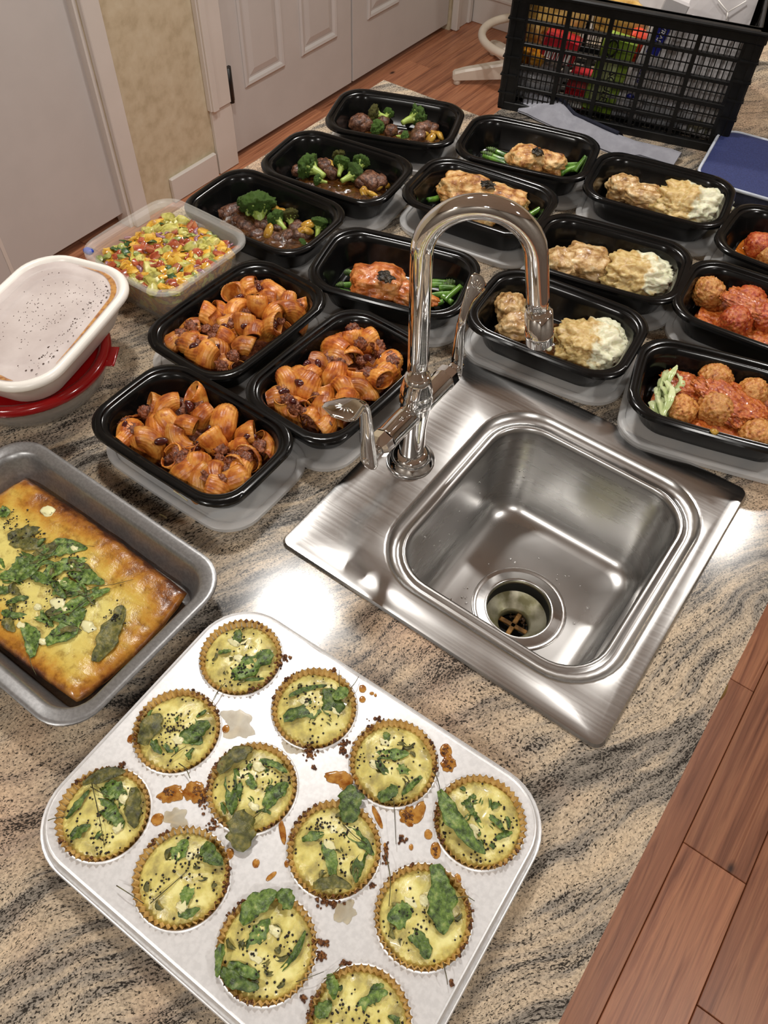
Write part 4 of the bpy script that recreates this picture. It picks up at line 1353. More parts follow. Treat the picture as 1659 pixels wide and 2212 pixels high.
for q, (s0, s1) in enumerate(((35, 51), (21, 28))):
    lp = rloop(WL_ - .024, WW_ - .024, .04, .0474, 9, .003)
    lp2 = rloop(WL_ - .037, WW_ - .037, .034, .0476, 9, .003)
    n = len(lp)
    b = MB()
    seg = list(range(s0, s1 + 1))
    t_ = [math.sin(PI * k / (len(seg) - 1)) for k in range(len(seg))]
    A = [np.array(lp[i % n]) for i in seg]
    B = [A[k] + (np.array(lp2[i % n]) - A[k]) * max(t_[k], .02) for k, i in enumerate(seg)]
    v, f = loft([[tuple(p) for p in A], [tuple(p + np.array([0, 0, .0004])) for p in B]], closed=False)
    b.add(v, f)
    b.build('sauce_smear', M['grease'], wb)
b = MB()
sv, sf = ico(1)
for k in range(330):
    if k < 200:
        x, y = R.gauss(.01, .045), R.gauss(-.005, .03)
    else:
        x, y = R.uniform(-.085, .085), R.gauss(-.045, .006)
    if abs(x) > .092 or abs(y) > .056:
        continue
    r0 = R.choice([.0005, .0006, .0007, .0012 if k >= 200 else .0007])
    b.add(sv * np.array([r0 * 1.3, r0, .0003]) + np.array([x, y, .0487 if max(abs(x) - .07, abs(y) - .032) < 0 else .0482]), sf)
tag(b.build('soup_drop', mat('brown_soup_drop', rgb(84, 66, 58), rough=.15), wb), None, None, None, 'stuff')

# ------------------------------------------------------------------ food in the boxes
FZ = LID_T + .0026          # inside bottom of a meal box above the worktop


def heap(name, key, hfun, m, label, cat, kind='stuff', seed=0, x0=-1, x1=1, fine=.0012):
    """a mass of food filling the foot of a box between x0 and x1 (fractions of its length)"""
    x, y, a, _ = BOX[key]
    nx, ny = 60, 44
    v = []
    for i in range(nx + 1):
        for j in range(ny + 1):
            u, w = i / nx * 2 - 1, j / ny * 2 - 1
            su, sw = u * math.sqrt(1 - w * w * .2), w * math.sqrt(1 - u * u * .2)
            h = max(.0006, hfun(su, sw)) if x0 <= u <= x1 else .0006
            h *= 1 if max(abs(u), abs(w)) < .999 else .6
            hl, hw = CL / 2 - .031 + h * .32, CW / 2 - .031 + h * .32
            px, py = su * hl, sw * hw
            h += .0035 * nz((px * 45, py * 45, 0), 1.0, seed) + .0022 * nz((px * 130, py * 130, 0), 1.0, seed + 1) + fine * nz((px * 380, py * 380, 0), 1.0, seed + 2) if h > .003 else 0
            v.append((px, py, max(h, .0003)))
    f = []
    for i in range(nx):
        for j in range(ny):
            q = i * (ny + 1) + j
            f.append((q, q + ny + 1, q + ny + 2, q + 1))
    o = MB().add(v, f).build(name, m, None, (x, y, ZC + FZ), (0, 0, a))
    return tag(o, label, cat, None, kind)


# --- shell pasta
def shell_mesh(sd, slit, flare, arc, rad=.0105):
    n, nt = 72, 13
    rnd = random.Random(sd)
    outs = []
    for wall in (0, -.0013):
        loops = []
        for i in range(nt):
            t = i / (nt - 1)
            th = arc * (t - .5)
            c = np.array([.017 * math.sin(th), 0, .017 * math.cos(th) - .013])
            tx = np.array([math.cos(th), 0, -math.sin(th)])
            up = np.array([math.sin(th), 0, math.cos(th)])
            r_ = rad * (.55 + .75 * math.sin(PI * min(1, .16 + t * .62)) ** 1.2) * (1 + flare * max(0, t - .7) * 2.2) * (1 + .5 * max(0, .2 - t))
            lp = []
            for k in range(n):
                ph = (slit + (2 * PI - 2 * slit) * k / (n - 1)) if slit else 2 * PI * k / n
                rr_ = r_ + wall
                if slit:
                    e = min(k, n - 1 - k) / (n - 1)
                    rr_ *= .72 + .28 * min(1, e / .16)
                rr_ *= 1 + (.02 * math.cos(ph * 21) if wall == 0 else 0)
                rr_ *= 1 + .10 * nz((math.cos(ph) * 1.2, math.sin(ph) * 1.2, t * 2), 1.0, sd)
                y, z = rr_ * math.sin(ph), -rr_ * math.cos(ph) * .86
                lp.append(c + up * z + np.array([0, y, 0]))
            loops.append(lp)
        outs.append(loops)
    cl = not slit
    v1, f1 = loft(outs[0], closed=cl)
    v2, f2 = loft(outs[1], closed=cl)
    N = len(v1)
    v = v1 + v2
    f = f1 + [tuple(N + i for i in reversed(q)) for q in f2]
    for ring in (0, nt - 1):
        for k in range(n if cl else n - 1):
            a, b_ = ring * n + k, ring * n + (k + 1) % n
            f.append((a, b_, N + b_, N + a))
    if slit:
        for i in range(nt - 1):
            for k in (0, n - 1):
                a, b_ = i * n + k, (i + 1) * n + k
                f.append((a, b_, N + b_, N + a))
    return mesh('pasta_shell', v, f, M['pasta'])


SH = [shell_mesh(1, 0, .6, 2.3), shell_mesh(2, .55, .3, 2.0, .0118), shell_mesh(3, 0, .9, 1.9, .0098), shell_mesh(4, .8, .2, 1.5, .0125), shell_mesh(5, 0, .25, 2.6, .0110), shell_mesh(6, .35, .5, 1.2, .0120)]
bv, bf = blob((.0078, .0048, .0046), 3, ((1.0, .06),), 2)
bean_me = mesh('kidney_bean', [(x, y + 40 * x * x, z) for x, y, z in bv], bf, M['bean'])


def z7(pts):   # crop of 750 x 510 from (150, 640), seen 1659 wide
    return [(150 + .4521 * x, 640 + .4521 * y) for x, y in pts]


def z4(pts):   # crop of 560 from (300, 380), seen 1659 wide
    return [(300 + .3376 * x, 380 + .3376 * y) for x, y in pts]


PAS = {
    'P3': z7([(400, 535), (470, 560), (610, 520), (640, 590), (430, 640), (345, 600), (290, 660), (560, 650), (545, 715), (460, 800), (590, 770), (600, 830), (700, 860), (385, 735), (740, 640), (885, 660), (850, 730), (270, 690), (310, 745), (790, 820), (840, 790), (665, 780), (930, 730), (540, 880), (610, 905), (790, 895), (700, 720), (860, 850), (700, 930), (500, 480 + 160)]),
    'P1': z4([(545, 760), (690, 770), (880, 770), (820, 800), (740, 820), (430, 850), (470, 960), (340, 980), (320, 1090), (500, 1130), (590, 960), (640, 1010), (700, 980), (645, 880), (780, 850), (890, 910), (960, 850), (1030, 810), (920, 970), (380, 900), (590, 1190), (240, 1050), (760, 1020), (860, 1010), (440, 1190), (330, 1180), (680, 1120), (990, 900), (420, 1060), (720, 740), (545, 1060)]),
    'P2': z4([(1245, 1010), (1230, 1110), (1300, 1090), (1400, 1060), (1480, 1070), (1510, 1180), (1585, 1220), (1270, 1200), (1250, 1310), (1100, 1300), (1090, 1370), (980, 1280), (870, 1420), (980, 1480), (1160, 1440), (1090, 1560), (1420, 1300), (1420, 1400), (1520, 1350), (1200, 1510), (1020, 1570), (1190, 1600), (1630, 1250), (1300, 1390), (1340, 1470), (940, 1370), (1130, 1230), (1350, 1180), (1570, 1290), (1250, 1560), (920, 1530)]),
}
PWHAT = {'P1': 'in the box beside the salsa tub', 'P2': 'in the box beside the faucet handle', 'P3': 'in the box nearest the frittata pan'}


def inside(key, p, mg=.03):
    x, y, a, _ = BOX[key]
    dx, dy = p[0] - x, p[1] - y
    u, w = dx * math.cos(a) + dy * math.sin(a), -dx * math.sin(a) + dy * math.cos(a)
    hl, hw = CL / 2 - mg, CW / 2 - mg
    u, w = max(-hl, min(hl, u)), max(-hw, min(hw, w))
    return np.array([x + u * math.cos(a) - w * math.sin(a), y + u * math.sin(a) + w * math.cos(a)])


for ki, key in enumerate(('P1', 'P2', 'P3')):
    pts = PAS[key]
    heap('meat_sauce', key, lambda u, w: .020 + .006 * (1 - u * u) * (1 - w * w), M['meat'], 'crumbly brown meat sauce under the shell pasta ' + PWHAT[key], 'meat sauce', seed=20 + ki)
    ctr = np.array(BOX[key][:2])
    for i, (px, py) in enumerate(pts):
        p = inside(key, at(px, py, .036)[:2], .034)
        d = np.linalg.norm(p - ctr) / .09
        z = FZ + .0235 + .010 * (1 - min(1, d)) + R.uniform(-.001, .003)
        o = link('pasta_shell', R.choice(SH), None, (p[0], p[1], ZC + z), (R.uniform(-1.3, 1.3) + (PI if R.random() < .25 else 0), R.uniform(-1.3, 1.3), R.uniform(0, 6.3)), R.uniform(.92, 1.12))
        tag(o, 'ridged orange pasta shell coated in meat sauce ' + PWHAT[key], 'pasta', 'pasta shells ' + PWHAT[key])
    for i in range(13):
        q = pts[R.randrange(len(pts))]
        p = inside(key, at(q[0] + R.uniform(-32, 32), q[1] + R.uniform(-26, 26), .036)[:2], .033)
        o = link('kidney_bean', bean_me, None, (p[0], p[1], ZC + FZ + .036 + R.uniform(0, .009)), (R.uniform(-.8, .8), R.uniform(-.8, .8), R.uniform(0, 6)), R.uniform(.8, 1.1))
        tag(o, 'dark red kidney bean ' + PWHAT[key], 'bean', 'kidney beans ' + PWHAT[key])
    for i in range(38):
        q = pts[R.randrange(len(pts))]
        p = inside(key, at(q[0] + R.uniform(-34, 34), q[1] + R.uniform(-28, 28), .036)[:2], .035)
        s = R.uniform(.006, .0105)
        v, f = blob((s, s * R.uniform(.7, 1), s * .8), 4, ((2.2, .4), (5, .24), (11, .12)), i + ki * 20)
        o = MB().add(v, f).build('meat_crumble', M['meat'], None, (p[0], p[1], ZC + FZ + .031 + R.uniform(0, .009)))
        tag(o, 'rough brown meat crumble among the pasta shells ' + PWHAT[key], 'meat', 'meat crumbles ' + PWHAT[key])


# --- broccoli and beef
def crown_mesh(sd, m):
    v, f = ico(5)
    rnd = random.Random(sd)
    bumps = []
    for k in range(150):
        q = np.array([rnd.gauss(0, 1), rnd.gauss(0, 1), rnd.gauss(0.25, .8)])
        bumps.append(q / np.linalg.norm(q))
    bumps = np.array(bumps)
    out = []
    for p in v:
        dd = bumps @ p
        a = max(dd)
        h = .66 + .40 * max(0, (a - .95) / .05) ** .8
        h += .16 * nz(p, 2.0, sd) + .10 * nz(p, 15.0, sd) + .07 * nz(p, 34.0, sd)
        z = p[2]
        q = p * h * np.array([1.0, 1.0, .78])
        if z < -.15:
            q = q * np.array([.75, .75, .65])
        out.append(q)
    return mesh('crown', out, f, m)


CR = [crown_mesh(1, M['broc']), crown_mesh(2, M['broc']), crown_mesh(3, M['brocd']), crown_mesh(4, M['broc'])]


def stalk_mesh(sd):
    rnd = random.Random(sd)
    b = MB()
    b.add(*tube(bez([(0, 0, -1.75), (.04, .03, -1.2), (0, 0, -.65), (0, 0, -.1)], 9), [.24, .27, .27, .3, .33, .36, .40, .42, .42, .42][:10], 10))
    for k in range(6):
        a = k * 1.05 + rnd.uniform(-.3, .3)
        e = np.array([math.cos(a) * .72, math.sin(a) * .72, -.05])
        b.add(*tube(bez([(0, 0, -1.0), e * .45 + np.array([0, 0, -.5]), e], 6), [.18, .17, .16, .16, .15, .15, .14][:7], 7))
    return mesh('stalk', b.v, b.f, M['bstem'])


STK = [stalk_mesh(1), stalk_mesh(2)]


def floret(px, py, rpx, sx, sy, what, ci=0, z=.026, dz=-.35, key=None):
    p, s = at(px, py, z), at(sx, sy, z)
    if key:
        p[:2] = inside(key, p[:2], .03)
    d = (s - p)
    d = d / (np.linalg.norm(d) + 1e-9)
    d[2] = dz
    d /= np.linalg.norm(d)
    r_ = rpx * mpp(px, py, z)
    t = thing('broccoli_floret', what, 'broccoli', (p[0], p[1], ZC + z))
    t.rotation_euler = Vector(-d).to_track_quat('Z', 'Y').to_euler()
    link('crown', CR[ci], t, (0, 0, 0), (0, 0, R.uniform(0, 6)), r_ * 1.08)
    link('stalk', STK[ci % 2], t, (0, 0, 0), (0, 0, R.uniform(0, 6)), r_ * .92)
    return t


def lump(name, px, py, rad, ang, m, what, cat, group=None, sd=0, z=None, sq=.0, sub=3, amps=((1.4, .28), (4.0, .10)), key=None, tilt=(0, 0)):
    z = FZ + rad[2] * .8 if z is None else z
    p = at(px, py, z)
    if key:
        p[:2] = inside(key, p[:2], .026 + max(rad[:2]) * .6)
    v, f = blob(rad, sub, amps, sd, sq)
    o = MB().add(v, f).build(name, m, None, (p[0], p[1], ZC + z), (tilt[0], tilt[1], ang))
    return tag(o, what, cat, group)


W1, W2, W3 = 'in the far corner box', 'in the middle broccoli box', 'in the box beside the salsa tub'
for key, w in (('B1', W1), ('B2', W2), ('B3', W3)):
    heap('brown_sauce', key, (lambda u, w: .0085 + .005 * (u + .3) - .007 * abs(w + .2)) if key != 'B3' else (lambda u, w: .0155 - .012 * max(0, w - .1)), M['gravy'], 'glossy dark brown sauce pooled under the beef ' + w, 'sauce', seed=40 + len(w), x0=-.85)
floret(557, 446, 35, 575, 520, 'largest dark green broccoli floret, standing up among beef cubes beside the salsa tub', 0, .040, -.8)
floret(534, 440, 20, 540, 500, 'pale cut broccoli floret leaning on the largest floret beside the salsa tub', 3, .038, -.9)
floret(597, 474, 20, 640, 505, 'small bright broccoli floret lying on its side before the largest floret', 1, .031, -.3)
floret(690, 486, 19, 676, 520, 'dark broccoli floret against the end wall of the box beside the salsa tub', 0, .028, -.5)
floret(655, 527, 11, 690, 512, 'broccoli tip pressed against the front wall of the box beside the salsa tub', 3, .02, -.2)
floret(625, 468, 19, 640, 500, 'browned broccoli floret between the large floret and yellow onion pieces', 2, .028, -.6)
floret(668, 360, 26, 712, 378, 'dark broccoli floret at the end of the middle box, stalk pointing inwards', 0, .031, -.2)
floret(739, 355, 18, 720, 392, 'pale upright broccoli floret in the centre of the middle box', 3, .034, -.5)
floret(781, 352, 18, 758, 388, 'light green broccoli floret leaning towards the beef in the middle box', 3, .034, -.35)
floret(766, 377, 22, 705, 400, 'broccoli floret with a long pale stalk lying along the front of the middle box', 0, .027, -.12)
floret(735, 338, 15, 735, 372, 'browned broccoli floret at the back of the middle box', 2, .032, -.6)
floret(688, 389, 12, 722, 392, 'small pale broccoli piece at the front of the middle box', 3, .02, -.2)
floret(810, 246, 17, 850, 250, 'olive broccoli floret with a pale stalk at the back of the far corner box', 2, .030, -.2)
floret(839, 247, 12, 822, 262, 'yellow green broccoli piece next to the olive floret in the far corner box', 3, .027, -.2)
floret(900, 252, 23, 850, 266, 'bright broccoli floret with a thick pale stalk in the far corner box', 1, .030, -.15)
floret(814, 276, 16, 800, 268, 'small green broccoli floret at the front of the far corner box', 1, .022, -.2)
floret(873, 296, 12, 850, 290, 'low pale broccoli tip by the front wall of the far corner box', 3, .018, -.2)
k = 0
for px, py, r_ in ((499, 459, .016), (478, 461, .012), (651, 510, .017), (570, 486, .017), (533, 492, .015), (621, 512, .013), (597, 516, .012), (556, 508, .013), (602, 492, .013), (520, 478, .013), (640, 492, .012)):
    k += 1
    lump('beef_cube', px, py, (r_, r_ * .85, r_ * .7), k * 1.3, M['beef'], 'glazed brown beef cube ' + W3, 'beef', 'beef cubes ' + W3, k, .021, .5, key='B3')
for px, py, r_ in ((804, 385, .022), (829, 380, .018), (700, 358, .016), (645, 368, .014), (782, 392, .014), (715, 372, .014)):
    k += 1
    lump('beef_cube', px, py, (r_, r_ * .8, r_ * .66), k * 1.3, M['beef'], 'glazed brown beef slice ' + W2, 'beef', 'beef slices ' + W2, k, .022, .4, key='B2')
for px, py, r_ in ((755, 263, .018), (785, 266, .018), (927, 254, .018), (903, 296, .016), (936, 272, .014), (845, 283, .012), (828, 262, .012)):
    k += 1
    lump('beef_cube', px, py, (r_, r_ * .85, r_ * .75), k * 1.3, M['beef'], 'glazed brown beef chunk ' + W1, 'beef', 'beef chunks ' + W1, k, .021, .35, key='B1')
for key, w, pts in (('B3', W3, ((597, 444), (665, 485), (580, 500), (611, 452), (650, 500), (668, 500))), ('B2', W2, ((788, 418), (805, 420), (822, 400), (745, 330), (830, 395))), ('B1', W1, ((940, 288), (956, 294), (916, 285), (930, 300)))):
    for px, py in pts:
        k += 1
        lump('onion_piece', px, py, (.012, .007, .0045), k, M['onion'], 'glazed yellow onion piece ' + w, 'onion', 'onion pieces ' + w, k, .030 if key == 'B3' else .022, .3, 2, key=key, tilt=(R.uniform(-.6, .6), R.uniform(-.8, .8)))


# --- chicken, asparagus, mash
def spear(x0, y0, x1, y1, r_, what, tip, key, group=None, z0=.006, z1=.012):
    a, c = at(x0, y0, FZ + z0), at(x1, y1, FZ + z1)
    a[:2], c[:2] = inside(key, a[:2], .027), inside(key, c[:2], .027 - z1 * .35)
    t = thing('asparagus_spear', what, 'asparagus', (a[0], a[1], ZC + a[2]), 0, group)
    e = c - a
    n_ = np.array([-e[1], e[0], 0]) * .04
    body_end = .68 if tip else 1.0
    pts = bez([(0, 0, 0), e * .35 + n_, e * body_end], 10)
    MB().add(*tube(pts, np.linspace(r_, r_ * .85, len(pts)), 10)).build('stalk', M['asp'], t)
    if tip:
        pts = np.array([e * body_end + (e * (1 - body_end)) * q for q in np.linspace(-.05, 1, 16)])
        rr_ = [r_ * (.92 * (1 - (q / 15) ** 2.4) + .12) * (1.22 if q % 3 == 0 else .92) for q in range(16)]
        MB().add(*tube(pts, rr_, 9)).build('tip', M['aspd'], t)
    return t


CA = ((1.3, .24), (3.2, .14), (8.0, .06), (18.0, .025))


def herbs(px, py, z, key_what, sd, n=9, sc=1.0):
    b = MB()
    p = at(px, py, z)
    for q in range(n):
        v, f = leaf((R.uniform(-.008, .008) * sc, R.uniform(-.006, .006) * sc), (R.uniform(-.010, .010) * sc, R.uniform(-.008, .008) * sc), .006 * sc, R.uniform(0, .003), sd + q, arch=.003, nu=6, nv=3)
        b.add(v, f)
    o = b.build('burnt_herbs', M['char'], None, (p[0], p[1], ZC + z))
    tag(o, 'small clump of burnt black herbs on the chicken ' + key_what, 'herbs', None, 'stuff')


w = 'in the box behind the faucet column'
M['salm'] = nmat('paprika_chicken', [(0.3, rgb(120, 52, 14)), (0.46, rgb(182, 98, 40)), (0.64, rgb(212, 146, 84))], 52, detail=7, bump=0.8, bscale=190, bdist=0.0015, rough=0.28, coat=0.25)
lump('chicken_breast', 816, 612, (.042, .031, .022), .45, M['salm'], 'large orange seared chicken breast ' + w, 'chicken', None, 3, FZ + .018, .3, 5, CA)
lump('chicken_breast', 883, 636, (.042, .021, .015), .15, M['salm'], 'narrow end of orange chicken reaching past the faucet column', 'chicken', None, 5, FZ + .014, .2, 5, CA)
herbs(832, 600, FZ + .040, w, 60, 12, 1.5)
for q, (a_, c_, d_, e_, tp_, zz) in enumerate(((776, 590, 742, 588, 1, .012), (774, 612, 724, 617, 1, .010), (776, 636, 734, 628, 0, .010), (905, 612, 1000, 599, 1, .012), (900, 620, 986, 614, 1, .01), (948, 622, 984, 622, 0, .01), (962, 650, 1004, 620, 0, .02), (955, 640, 984, 656, 0, .008), (918, 664, 956, 652, 0, .008), (930, 640, 975, 634, 0, .010))):
    spear(a_, c_, d_, e_, .0046, 'green asparagus spear beside the orange chicken behind the faucet column', tp_, 'A3', 'asparagus spears behind the faucet column', .008, zz)
w = 'in the box behind the spout arch'
lump('chicken_breast', 1000, 410, (.042, .030, .021), .6, M['chick'], 'browned chicken breast half hidden by the spout arch', 'chicken', None, 8, FZ + .020, .25, 5, CA)
lump('chicken_breast', 1078, 436, (.048, .030, .021), .3, M['chick'], 'browned chicken breast with a torn pale end to the right of the spout arch', 'chicken', None, 9, FZ + .020, .25, 5, CA)
lump('chicken_piece', 1030, 470, (.03, .016, .012), .3, M['chick'], 'browned chicken piece seen through the spout arch', 'chicken', None, 12, FZ + .012, .2, 4, CA)
herbs(1052, 403, FZ + .041, w, 80, 10, 1.3)
for q, (a_, c_, d_, e_, tp_, zz) in enumerate(((1128, 478, 1206, 418, 0, .028), (1110, 455, 1152, 445, 1, .012), (1112, 462, 1154, 460, 1, .010), (1132, 484, 1164, 476, 1, .008), (945, 428, 924, 432, 0, .012), (1120, 470, 1160, 468, 1, .008))):
    spear(a_, c_, d_, e_, .0046, 'green asparagus spear beside the browned chicken behind the spout arch', tp_, 'A2', 'asparagus spears behind the spout arch', .008, zz)
w = 'in the box below the crate'
lump('chicken_breast', 1138, 344, (.032, .027, .020), .6, M['chick'], 'browned chicken breast with green shreds on top, below the black crate', 'chicken', None, 14, FZ + .019, .2, 5, CA)
lump('chicken_breast', 1184, 352, (.030, .022, .017), .3, M['chick'], 'browned chicken end lying against the asparagus below the black crate', 'chicken', None, 15, FZ + .015, .2, 5, CA)
herbs(1160, 331, FZ + .036, w, 100, 10, 1.3)
for q, (a_, c_, d_, e_, tp_, zz) in enumerate(((1112, 352, 1038, 328, 1, .012), (1112, 342, 1050, 319, 1, .014), (1110, 358, 1044, 336, 0, .008), (1206, 360, 1252, 355, 0, .012), (1212, 375, 1268, 360, 0, .010), (1250, 372, 1277, 340, 0, .030), (1206, 368, 1250, 366, 0, .008))):
    spear(a_, c_, d_, e_, .0046, 'green asparagus spear beside the chicken in the box below the crate', tp_, 'A1', 'asparagus spears below the crate', .008, zz)

MA = ((1.5, .22), (3.5, .22), (8.0, .14), (17.0, .09), (32.0, .035))


def mash(px, py, rad, ang, what, sd):
    p = at(px, py, FZ + rad[2] * .7)
    v, f = blob(rad, 5, MA, sd, .15, -rad[2] * .55)
    o = MB().add(v, f).build('cauliflower_mash', M['mash'], None, (p[0], p[1], ZC + FZ + rad[2] * .6), (0, 0, ang))
    tag(o, what, 'mash')


lump('stewed_chicken', 1100, 664, (.020, .026, .018), .5, M['chickp'], 'gravy coated chicken left of the faucet tip', 'chicken', None, 21, FZ + .022, .2, 5, CA)
lump('stewed_chicken', 1122, 706, (.030, .022, .017), .5, M['chickp'], 'gravy coated chicken lower piece behind the faucet tip', 'chicken', None, 22, FZ + .016, .2, 5, CA)
mash(1280, 742, (.050, .040, .024), .35, 'white mash under pale gravy to the right of the faucet tip', 3)
lump('stewed_chicken', 1212, 568, (.024, .028, .017), .5, M['chickp'], 'pale stewed chicken piece at the end of the middle mash box', 'chicken', None, 23, FZ + .015, .25, 5, CA)
lump('stewed_chicken', 1268, 566, (.033, .032, .018), .3, M['chickp'], 'pale stewed chicken piece next to the mash in the middle mash box', 'chicken', None, 24, FZ + .016, .3, 5, CA)
mash(1386, 594, (.054, .040, .024), .45, 'white mash with gravy, peaked at one end, in the middle mash box', 5)
lump('stewed_chicken', 1345, 405, (.027, .024, .018), .5, M['chickp'], 'browned stewed chicken piece at the end of the mash box by the lunch bag', 'chicken', None, 25, FZ + .017, .25, 5, CA)
lump('stewed_chicken', 1386, 425, (.034, .024, .016), .3, M['chickp'], 'browned stewed chicken piece next to the mash by the lunch bag', 'chicken', None, 26, FZ + .015, .25, 5, CA)
mash(1488, 440, (.058, .042, .026), .4, 'lumpy white mash with gravy in the box by the blue lunch bag', 8)
for key, w in (('M1', 'by the lunch bag'), ('M2', 'in the middle mash box'), ('M3', 'by the faucet tip')):
    heap('thin_gravy', key, lambda u, w: .0042, M['gravy'], 'thin brown gravy around the chicken and mash ' + w, 'gravy', seed=70 + len(w), fine=.0002)

# --- meatballs
w = 'in the box by the sink corner'
heap('tomato_sauce', 'S3', lambda u, w: .016 + .004 * u, M['sauce'], 'chunky red tomato sauce around the meatballs ' + w, 'sauce', seed=90, x0=-.62)
for i, (px, py, r_, what, m_) in enumerate(((1545, 818, .0205, 'browned meatball standing at the back of the sauce in the box by the sink corner', 'ball'), (1625, 848, .0195, 'browned meatball at the frame edge in the box by the sink corner', 'ball'), (1470, 886, .020, 'browned meatball against the front wall in the box by the sink corner', 'ball'), (1545, 886, .0225, 'large meatball half covered by red sauce in the box by the sink corner', 'ball'), (1634, 940, .0205, 'browned meatball at the front near the frame edge in the box by the sink corner', 'ball'))):
    lump('meatball', px, py, (r_, r_ * .95, r_ * .9), i, M[m_], what, 'meatball', 'meatballs', 30 + i, FZ + r_ * .95 + (.006 if i < 2 else 0), 0, 5, ((1.5, .10), (5, .09), (11, .06), (22, .03)))
v, f = blob((.05, .026, .008), 5, ((2, .3), (6, .2), (14, .12), (28, .06)), 4)
q = at(1580, 866, FZ + .030)
tag(MB().add(v, f).build('tomato_sauce', M['sauce'], None, (q[0], q[1], ZC + FZ + .028), (0, .1, -.15)), 'dollop of red tomato sauce spooned over the meatballs by the sink corner', 'sauce', None, 'stuff')
v, f = blob((.03, .024, .012), 5, ((2, .3), (6, .2), (14, .12), (28, .06)), 7)
q = at(1480, 838, FZ + .02)
tag(MB().add(v, f).build('tomato_sauce', M['sauce'], None, (q[0], q[1], ZC + FZ + .02), (0, 0, .1)), 'mound of red tomato sauce between the green ribbons and the meatballs', 'sauce', None, 'stuff')
for i in range(22):
    a = at(1380 + R.uniform(0, 44), 800 + R.uniform(0, 78), FZ + .022)
    L_ = R.uniform(.016, .029)
    an = R.uniform(1.45, 2.3)
    v, f = leaf((-L_, 0), (L_, 0), .009, 0, 200 + i, arch=.010, nu=14, nv=3, bend=R.uniform(-.3, .3), ruffle=.002)
    c_ = inside('S3', a[:2], .044)
    o = MB().add(v, f).build('zucchini_ribbon', M['zuc'], None, (c_[0], c_[1], ZC + FZ + .012 + R.uniform(0, .014)), (R.uniform(-.5, .5), R.uniform(-.3, .3), an))
    tag(o, 'pale green zucchini ribbon beside the meatballs by the sink corner', 'vegetable', 'zucchini ribbons')
w = 'in the middle meatball box'
heap('tomato_sauce', 'S2', lambda u, w: .018 + .003 * u, M['sauce'], 'chunky red tomato sauce around the meatballs ' + w, 'sauce', seed=95, x0=-.92)
for i, (px, py, r_, what, m_) in enumerate(((1531, 632, .0225, 'bare brown meatball at the end of the middle meatball box', 'ball'), (1616, 650, .023, 'meatball under red sauce at the back of the middle meatball box', 'ballred'), (1590, 694, .022, 'meatball under thin sauce at the front of the middle meatball box', 'ballred'), (1656, 690, .022, 'meatball under red sauce cut by the frame in the middle meatball box', 'ballred'))):
    lump('meatball', px, py, (r_, r_ * .95, r_ * .9), i, M[m_], what, 'meatball', 'meatballs', 40 + i, FZ + r_ + .004, 0, 5, ((1.5, .10), (5, .09), (11, .06), (22, .03)))
v, f = blob((.04, .024, .009), 5, ((2, .3), (6, .2), (14, .12), (28, .06)), 14)
q = at(1625, 655, FZ + .04)
tag(MB().add(v, f).build('tomato_sauce', M['sauce'], None, (q[0], q[1], ZC + FZ + .036), (0, .1, .2)), 'dollop of red tomato sauce over the meatballs of the middle meatball box', 'sauce', None, 'stuff')
heap('orange_broth', 'S1', lambda u, w: .014, M['broth'], 'orange broth around the meatballs below the lunch bag', 'broth', seed=99, fine=0)
lump('meatball', 1640, 532, (.022, .021, .020), 0, M['ballred'], 'red sauced meatball in orange broth below the lunch bag', 'meatball', 'meatballs', 51, FZ + .022, 0, 4, ((1.5, .12), (5, .1), (12, .05)))
lump('meatball', 1664, 552, (.02, .019, .018), 0, M['ball'], 'orange meatball cut by the frame in the broth box', 'meatball', 'meatballs', 52, FZ + .02, 0, 4, ((1.5, .10), (5, .09), (11, .06), (22, .03)))
# crumbs spilled on boxes and worktop
for i, (px, py, z, what) in enumerate(((1185, 752, .0585, 'white mash crumb on the rim below the faucet tip'), (1543, 932, .058, 'brown sauce crumb on the rim of the meatball box by the sink'))):
    lump('food_crumb', px, py, (.005, .004, .0028), 0, M['mash' if i == 0 else 'onion'], what, 'crumb', None, i, z, 0, 2)
a = at(378, 1067, .03)
b = MB().add(*tube(bez([at(375, 1060, .048), at(390, 1070, .042), at(405, 1082, .034)], 8), [.0006] * 9, 6))
o = b.build('cheese_shred', M['eggwhite'], None, (0, 0, ZC))
tag(o, 'thin white shred stuck to the outside of the pasta box nearest the frittata', 'crumb')
b = MB().add(*tube(bez([at(345, 1111, .0016), at(352, 1114, .0018), at(360, 1119, .0016)], 8), [.0009] * 9, 6))
o = b.build('cheese_shred', M['eggwhite'], None, (0, 0, ZC))
tag(o, 'tiny white shred on the granite between baking pan and pasta box', 'crumb')

# ------------------------------------------------------------------ crate with groceries
CA0 = np.array([-.667, 1.300])
CAN = math.atan2(1.394 - 1.296, -.307 + .667)
CFL, CDP, CHT = .402, .290, .196
crate = thing('plastic_crate', 'black open lattice plastic crate filled with groceries at the far end of the worktop', 'crate', (CA0[0], CA0[1], ZC), CAN)
cu, cn = np.array([math.cos(CAN), math.sin(CAN), 0]), np.array([-math.sin(CAN), math.cos(CAN), 0])


def cloc(px, py, dep):
    """crate-local (x, y, z) of the point seen at a pixel on the plane dep behind the crate's front"""
    p0 = np.array([CA0[0], CA0[1], 0]) + cn * dep
    q = hit(px, py, p0, cn) - np.array([CA0[0], CA0[1], 0])
    return np.array([q @ cu, dep, q[2]])


ck = M['crate']
sl_me, rails = {}, {}


